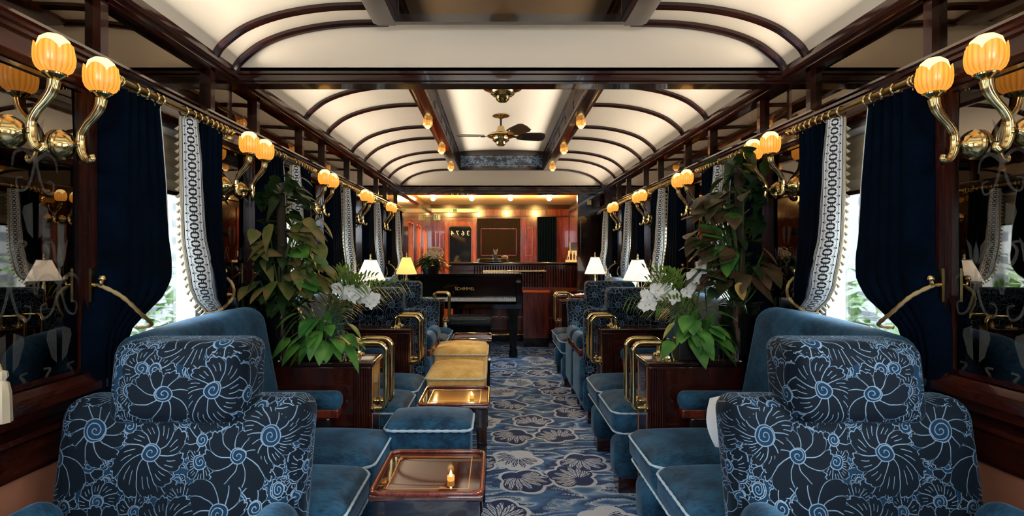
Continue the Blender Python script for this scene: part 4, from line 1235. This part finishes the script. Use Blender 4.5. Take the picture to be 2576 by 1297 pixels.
# ------------------------------------------------------------------ bar end of the carriage
ZC = 2.13
struct(MB().box(XL, XR, 6.52, YB, ZC, ZC+.05).build('ceiling', simple('glow_tinted_ceiling', rgb(252, 222, 164), .35), smooth=0))  # ceiling colour tinted amber to carry the bulbs' warm glow
struct(MB().box(XL-.12, XR+.12, YB, YB+.1, -.1, 2.62).build('wall_back', MAHR, smooth=0))
q = MB().box(XL, XR, YB-.05, YB, 2.05, ZC); q.box(XL, XR, YB-.03, YB, 1.90, 1.93); trim(q, MAHX, 0)
for y in (7.05,):
    for sg, x in ((1, XL), (-1, XR)):
        q = MB().box(min(x, x+sg*.05), max(x, x+sg*.05), 6.52, YB, 1.99, 2.04); trim(q, MAHY, 0)
# partition on the right of the opening
part_ = struct(MB().box(1.02, XR, 6.50, 6.56, 0, EYE+.77).build('wall_partition', MAH, smooth=0))
MB().box(1.06, 1.30, 6.494, 6.50, 1.2, 1.85).build('panel', EBONY, part_, 0)
tag(MB().box(1.14, 1.19, 6.488, 6.4999, 1.83, 1.885).build('wall_plate', BRASSD, None, 0), 'small brass plate high on the dark partition', 'plate')
DARKP = wood('dark_satin_panel', rgb(16, 8, 6), rgb(28, 13, 9), .6, coat=.0)
DARKP.node_tree.nodes['Principled BSDF'].inputs['Specular IOR Level'].default_value = .1
# far door with rounded glass, panels
d_ = struct(MB().box(-.96, -.38, YB-.03, YB, .02, 1.82).build('door_1', MAHO, smooth=0))
MB().soft(-.87, -.47, YB-.034, YB-.028, .75, 1.72, .05, 3).build('glass', simple('door_glass', rgb(18, 24, 38), .05, spec=.8), d_, 0)
q = MB(); P = rect_loop(0, .42, 0, .99, 0, .06, 5, .05); q.tube([(-.88+p.x, YB-.036, .74+p.y) for p in P], .008, 6, closed=True); q.build('glass_frame', BRASS, d_, 60)
MB().tube([(-.92, YB-.03, 1.0), (-.92, YB-.08, 1.0), (-.84, YB-.085, 1.0)], .010, 8).build('handle', BRASS, d_, 40)
text('3 6 7 4', 'car_number', WHITE, d_, (-.67, YB-.045, 1.60), .125, mirror=True)
for (x0, x1, z0, z1, m, nm) in ((-.36, .44, 0.02, 1.88, DARKP, 'panel'), (.46, .74, .02, 1.90, MAHR, 'panel')):
    o = MB().box(x0, x1, YB-.03, YB, z0, z1).build('wall_panel', m, None, 0); struct(o)
    q = MB(); a = .07
    for bx in ((x0+a, x1-a, z1-.20, z1-.19), (x0+a, x1-a, 1.19, 1.20), (x0+a, x0+a+.01, 1.19, z1-.19), (x1-a-.01, x1-a, 1.19, z1-.19)): q.box(bx[0], bx[1], YB-.04, YB-.03, bx[2], bx[3])
    q.build('moulding', MAHR if m is DARKP else MAHO, o, 0)
rows = []
for z in (1.90, 1.5, 1.1, .9): rows.append([(.76+.34*k/40, YB-.09+.02*math.sin(k*1.1), z) for k in range(41)])
tag(MB().grid(rows).build('door_curtain', CURT, None, 180, solid=.004), 'plain dark curtain hanging on the far wall behind the bar', 'curtain')
# signs
t = thing('exit_sign', 'green exit sign with white running figure on the far wall', 'sign', (-1.10, YB-.035, 1.90))
MB().box(-.06, .06, -.012, 0, -.055, .055).build('frame', WHITE, t, 0)
MB().box(-.05, .05, -.014, -.012, -.045, .045).build('panel', GREENSIGN, t, 0)
q = MB(); q.lathe([(0, -.016), (.008, -.0155), (0, -.0145)], (-.005, 0, .028), 10, 'y')
for a in (((-.005, .018), (-.010, -.008)), ((-.010, -.008), (.006, -.022)), ((.006, -.022), (.0, -.040)), ((-.010, -.008), (-.022, -.030)), ((-.006, .012), (.012, .002)), ((-.006, .012), (-.022, .004))):
    q.tube([(a[0][0], -.0155, a[0][1]), (a[1][0], -.0155, a[1][1])], .004, 6)
q.box(.022, .044, -.0155, -.014, -.040, .034); q.build('pictogram', WHITE, t, 0)
t = thing('ceiling_notice', 'white strip above the far door with a green exit symbol', 'sign', (-.78, YB-.055, 2.02))
MB().box(-.46, .46, -.012, 0, -.035, .035).build('board', WHITE, t, 0)
q = MB(); q.box(-.02, .05, -.0135, -.012, -.022, .024); q.build('symbol', GREENSIGN, t, 0)
# ceiling bulbs over the bar
for i, x in enumerate((-1.0, -.39, .22, .83)):
    t = thing('bar_ceiling_light', '%s of the four bright bulbs on the ceiling over the bar' % ['leftmost', 'second from left', 'third from left', 'rightmost'][i], 'ceiling light', (x, 8.15, ZC), 1, 'bright bulbs over the bar')
    MB().lathe([(0, 0), (.05, 0), (.05, -.01), (.035, -.016), (0, -.016)], (0, 0, 0), 18).build('base', BRASS, t, 40)
    MB().lathe([(0, -.016), (.022, -.018), (.036, -.035), (.034, -.055), (.018, -.07), (0, -.074)], (0, 0, 0), 16).build('bulb', SPOT, t, 60)
# bar counter
t = thing('bar_counter', 'long mahogany bar counter with fluted front behind the piano', 'bar')
MB().box(-.60, 1.34, 7.12, 7.62, .02, 1.06).build('body', MAHR, t, 0)
MB().soft(-.64, 1.355, 7.04, 7.68, 1.06, 1.10, .015, 3).build('top', MAHX, t, 40)
q = MB()
for k in range(46): q.tube([(-.30+k*.036, 7.115, .76), (-.30+k*.036, 7.115, 1.05)], .013, 6)
q.build('fluted_panel', MAHR, t, 60)
q = MB(); q.box(-.58, 1.3, 7.08, 7.12, .70, .75); q.box(-.58, 1.3, 7.09, 7.12, .32, .35); q.box(.02, .06, 7.09, 7.12, .35, .7); q.box(.46, .50, 7.09, 7.12, .35, .7); q.box(.9, .94, 7.09, 7.12, .35, .7); q.build('front_rail', MAHO, t, 0)
MB().box(-.58, 1.3, 7.10, 7.12, .02, .12).build('plinth', EBONY, t, 0)
P = [(-.35+k*.05, 6.95-.02*math.sin(k*.3), .13) for k in range(21)]
fr = MB().tube(P, .022, 10).build('foot_rail', BRASS, t, 60)
for x in (-.2, .2, .56):
    q = MB().tube([(x, 6.94, .13), (x, 6.97, 0.0)], .010, 8); q.tube([(x, 6.95, .12), (x, 7.1, .14)], .008, 8); q.build('rail_post', BRASS, fr, 40)
t = thing('drinks_shelf', 'narrow brass-edged shelf on the front of the bar', 'shelf', (0, 0, 0))
MB().soft(-.18, .66, 6.86, 7.09, .975, .998, .008, 3).build('board', MAHO, t, 40)
MB().box(-.18, .66, 6.852, 6.862, .978, .996).build('edge', BRASSD, t, 0)
q = MB()
for x in (-.1, .60): q.tube([(x, 7.10, .93), (x, 6.96, .94), (x, 6.94, .97)], .008, 8); q.lathe([(0, -.022), (.016, -.016), (.022, 0), (.016, .016), (0, .022)], (x, 6.93, .93), 14)
q.build('bracket', BRASS, t, 40)
# padded ledge, its lit orange-red glow painted on, and folded menus by the bar
t = thing('padded_ledge', 'padded seat ledge with painted orange-red glow in front of the bar', 'ledge', (.55, 6.72, 0))
MB().soft(-.22, .15, 0, .2, .70, .745, .02, 4).build('pad', simple('orange_glow_pad', rgb(226, 84, 34), .25), t, 60)
MB().box(-.20, .13, .02, .18, .12, .70).build('box', MAHR, t, 0)
MB().box(-.20, .13, .02, .18, .0, .12).build('plinth', EBONY, t, 0)
t = thing('menu_cabinet', 'low mahogany cabinet against the partition, menus on its top', 'cabinet', (.72, 6.10, 0))
MB().box(0, .50, 0, .34, 0, .70).build('body', MAHR, t, 0)
MB().soft(-.01, .51, -.01, .35, .70, .72, .006, 3).build('top', MAHR, t, 40)
MB().box(.02, .24, -.006, 0, .06, .66).build('door', MAHR, t, 0); MB().box(.26, .48, -.006, 0, .06, .66).build('door', MAHR, t, 0)
for i, (x, lab) in enumerate(((.82, 'left folded white menu lying on the low cabinet'), (1.05, 'right folded white menu lying on the low cabinet'))):
    t = thing('menu', lab, 'menu', (x, 6.20, .721), 1, 'folded menus on the low cabinet')
    MB().grid([[(a, y, z) for y in (-.08, .12)] for a, z in ((-.1, .0), (-.02, .014), (.0, .006), (.02, .014), (.1, 0))]).build('pages', PAPER, t, 60, solid=.003)
# things on the bar top
for k, (r, z) in enumerate(((.26, 0), (.25, .016), (.24, .032))):
    t = thing('serving_tray', ['lowest', 'middle', 'topmost'][k]+' of the stacked silver serving trays on the bar', 'tray', (-.05, 7.3, 1.10+z), 1, 'stacked trays on the bar')
    MB().lathe([(0, 0), (r-.03, 0), (r, .012), (r, .015), (r-.03, .004), (0, .004)], (0, 0, 0), 32).build('dish', CHROME, t, 40)
t = thing('snack_glass', 'glass of pale breadsticks on the stacked trays', 'glass', (-.02, 7.3, 1.137))
MB().lathe([(0, 0), (.035, 0), (.042, .07), (.038, .07), (.032, .006), (0, .006)], (0, 0, 0), 16).build('glass', VASE, t, 40)
random.seed(5)
for k in range(9): MB().tube([(rnd(-.02, .02), rnd(-.02, .02), .008), (rnd(-.04, .04), rnd(-.03, .03), rnd(.11, .15))], .005, 6).build('breadstick', IVORY, t, 40)
t = thing('snack_bowl', 'small silver bowl of nuts beside the breadsticks', 'bowl', (.12, 7.3, 1.137))
MB().lathe([(0, 0), (.025, 0), (.03, .01), (.06, .045), (.055, .045), (.0, .02)], (0, 0, 0), 18).build('bowl', CHROME, t, 40)
MB().lathe([(0, .03), (.05, .036), (.03, .052), (0, .056)], (0, 0, 0), 16).build('nuts', simple('nuts', rgb(196, 160, 120), .6), t, 40)
AMB = emit('painted_amber_glow', (1, .55, .18, 1), .8)  # amber light on shelf and riser painted in as emission
t = thing('bottle_display', 'amber-lit stepped display of bottles at the right end of the bar', 'display', (1.13, 7.36, 1.10))
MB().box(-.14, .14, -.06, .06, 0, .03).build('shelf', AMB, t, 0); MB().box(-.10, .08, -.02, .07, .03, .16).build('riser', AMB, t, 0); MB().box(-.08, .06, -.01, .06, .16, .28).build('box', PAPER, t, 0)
for k in range(6):
    t2 = thing('liqueur_bottle', ['first', 'second', 'third', 'fourth', 'fifth', 'sixth'][k]+' small bottle from the left on the lit bar display', 'bottle', (1.01+.045*k, 7.325, 1.13), 1, 'bottles on the bar display')
    h = .07+.02*((k*3) % 4)
    MB().lathe([(0, 0), (.014, 0), (.015, .01), (.015, h*.6), (.006, h*.75), (.006, h), (0, h)], (0, 0, 0), 12).build('glass', [CHROME, MAHO, IVORY, BRASS][k % 4], t2, 40)
q = MB()
for k in range(6): q.box(XR-.012, XR, 7.7+k*.3, 7.72+k*.3, 1.15, 1.9)
q.box(XR-.01, XR, 7.6, 9.5, 1.15, 1.9); o = trim(q, MAHR, 0)

# ------------------------------------------------------------------ outside the windows
m = Mat('gravel'); m.set(col=m.mix(m.noise(m.coord(), 30, 4).ss(.4, .6), rgb(90, 88, 84), rgb(140, 138, 132)), rough=.95)
struct(MB().box(-40, 40, -30, 60, -1.3, -1.2).build('ground_outside', m.mat, None, 0))
m = Mat('pale_facade'); x, y, z = m.sep(m.coord()); m.set(col=m.mix((z*1.6).frac().gt(.55)*(y*.7).frac().gt(.4), rgb(120, 122, 124), rgb(70, 74, 80)), rough=.8)
struct(MB().box(-13, -12, -20, 50, -1.2, 6).build('building_outside', m.mat, None, 0))
struct(MB().box(12, 13, -20, 50, -1.2, 5).build('building_outside', m.mat, None, 0))
struct(MB().box(2.6, 4.2, -20, 50, -1.2, -.05).build('platform_outside', simple('platform', rgb(120, 120, 118), .9), None, 0))
HEDGE = leafmat('hedge_leaf', rgb(40, 66, 30), rgb(80, 108, 54), rgb(70, 100, 40))
random.seed(9)
for xx in (-6.5, 6.0):
    q = MB()
    for k in range(2600):
        p = (xx+rnd(-.6, .6), rnd(1, 22), rnd(-1.2, .95+.25*math.sin(k)))
        leaf(q, p, (rnd(-1, 1), rnd(-1, 1), rnd(-.4, .8)), .30, .22, .3, n=2)
    tag(q.build('hedge', HEDGE, None, 0), 'blurred green hedge outside the %s windows' % ('left' if xx < 0 else 'right'), 'hedge', kind='stuff')
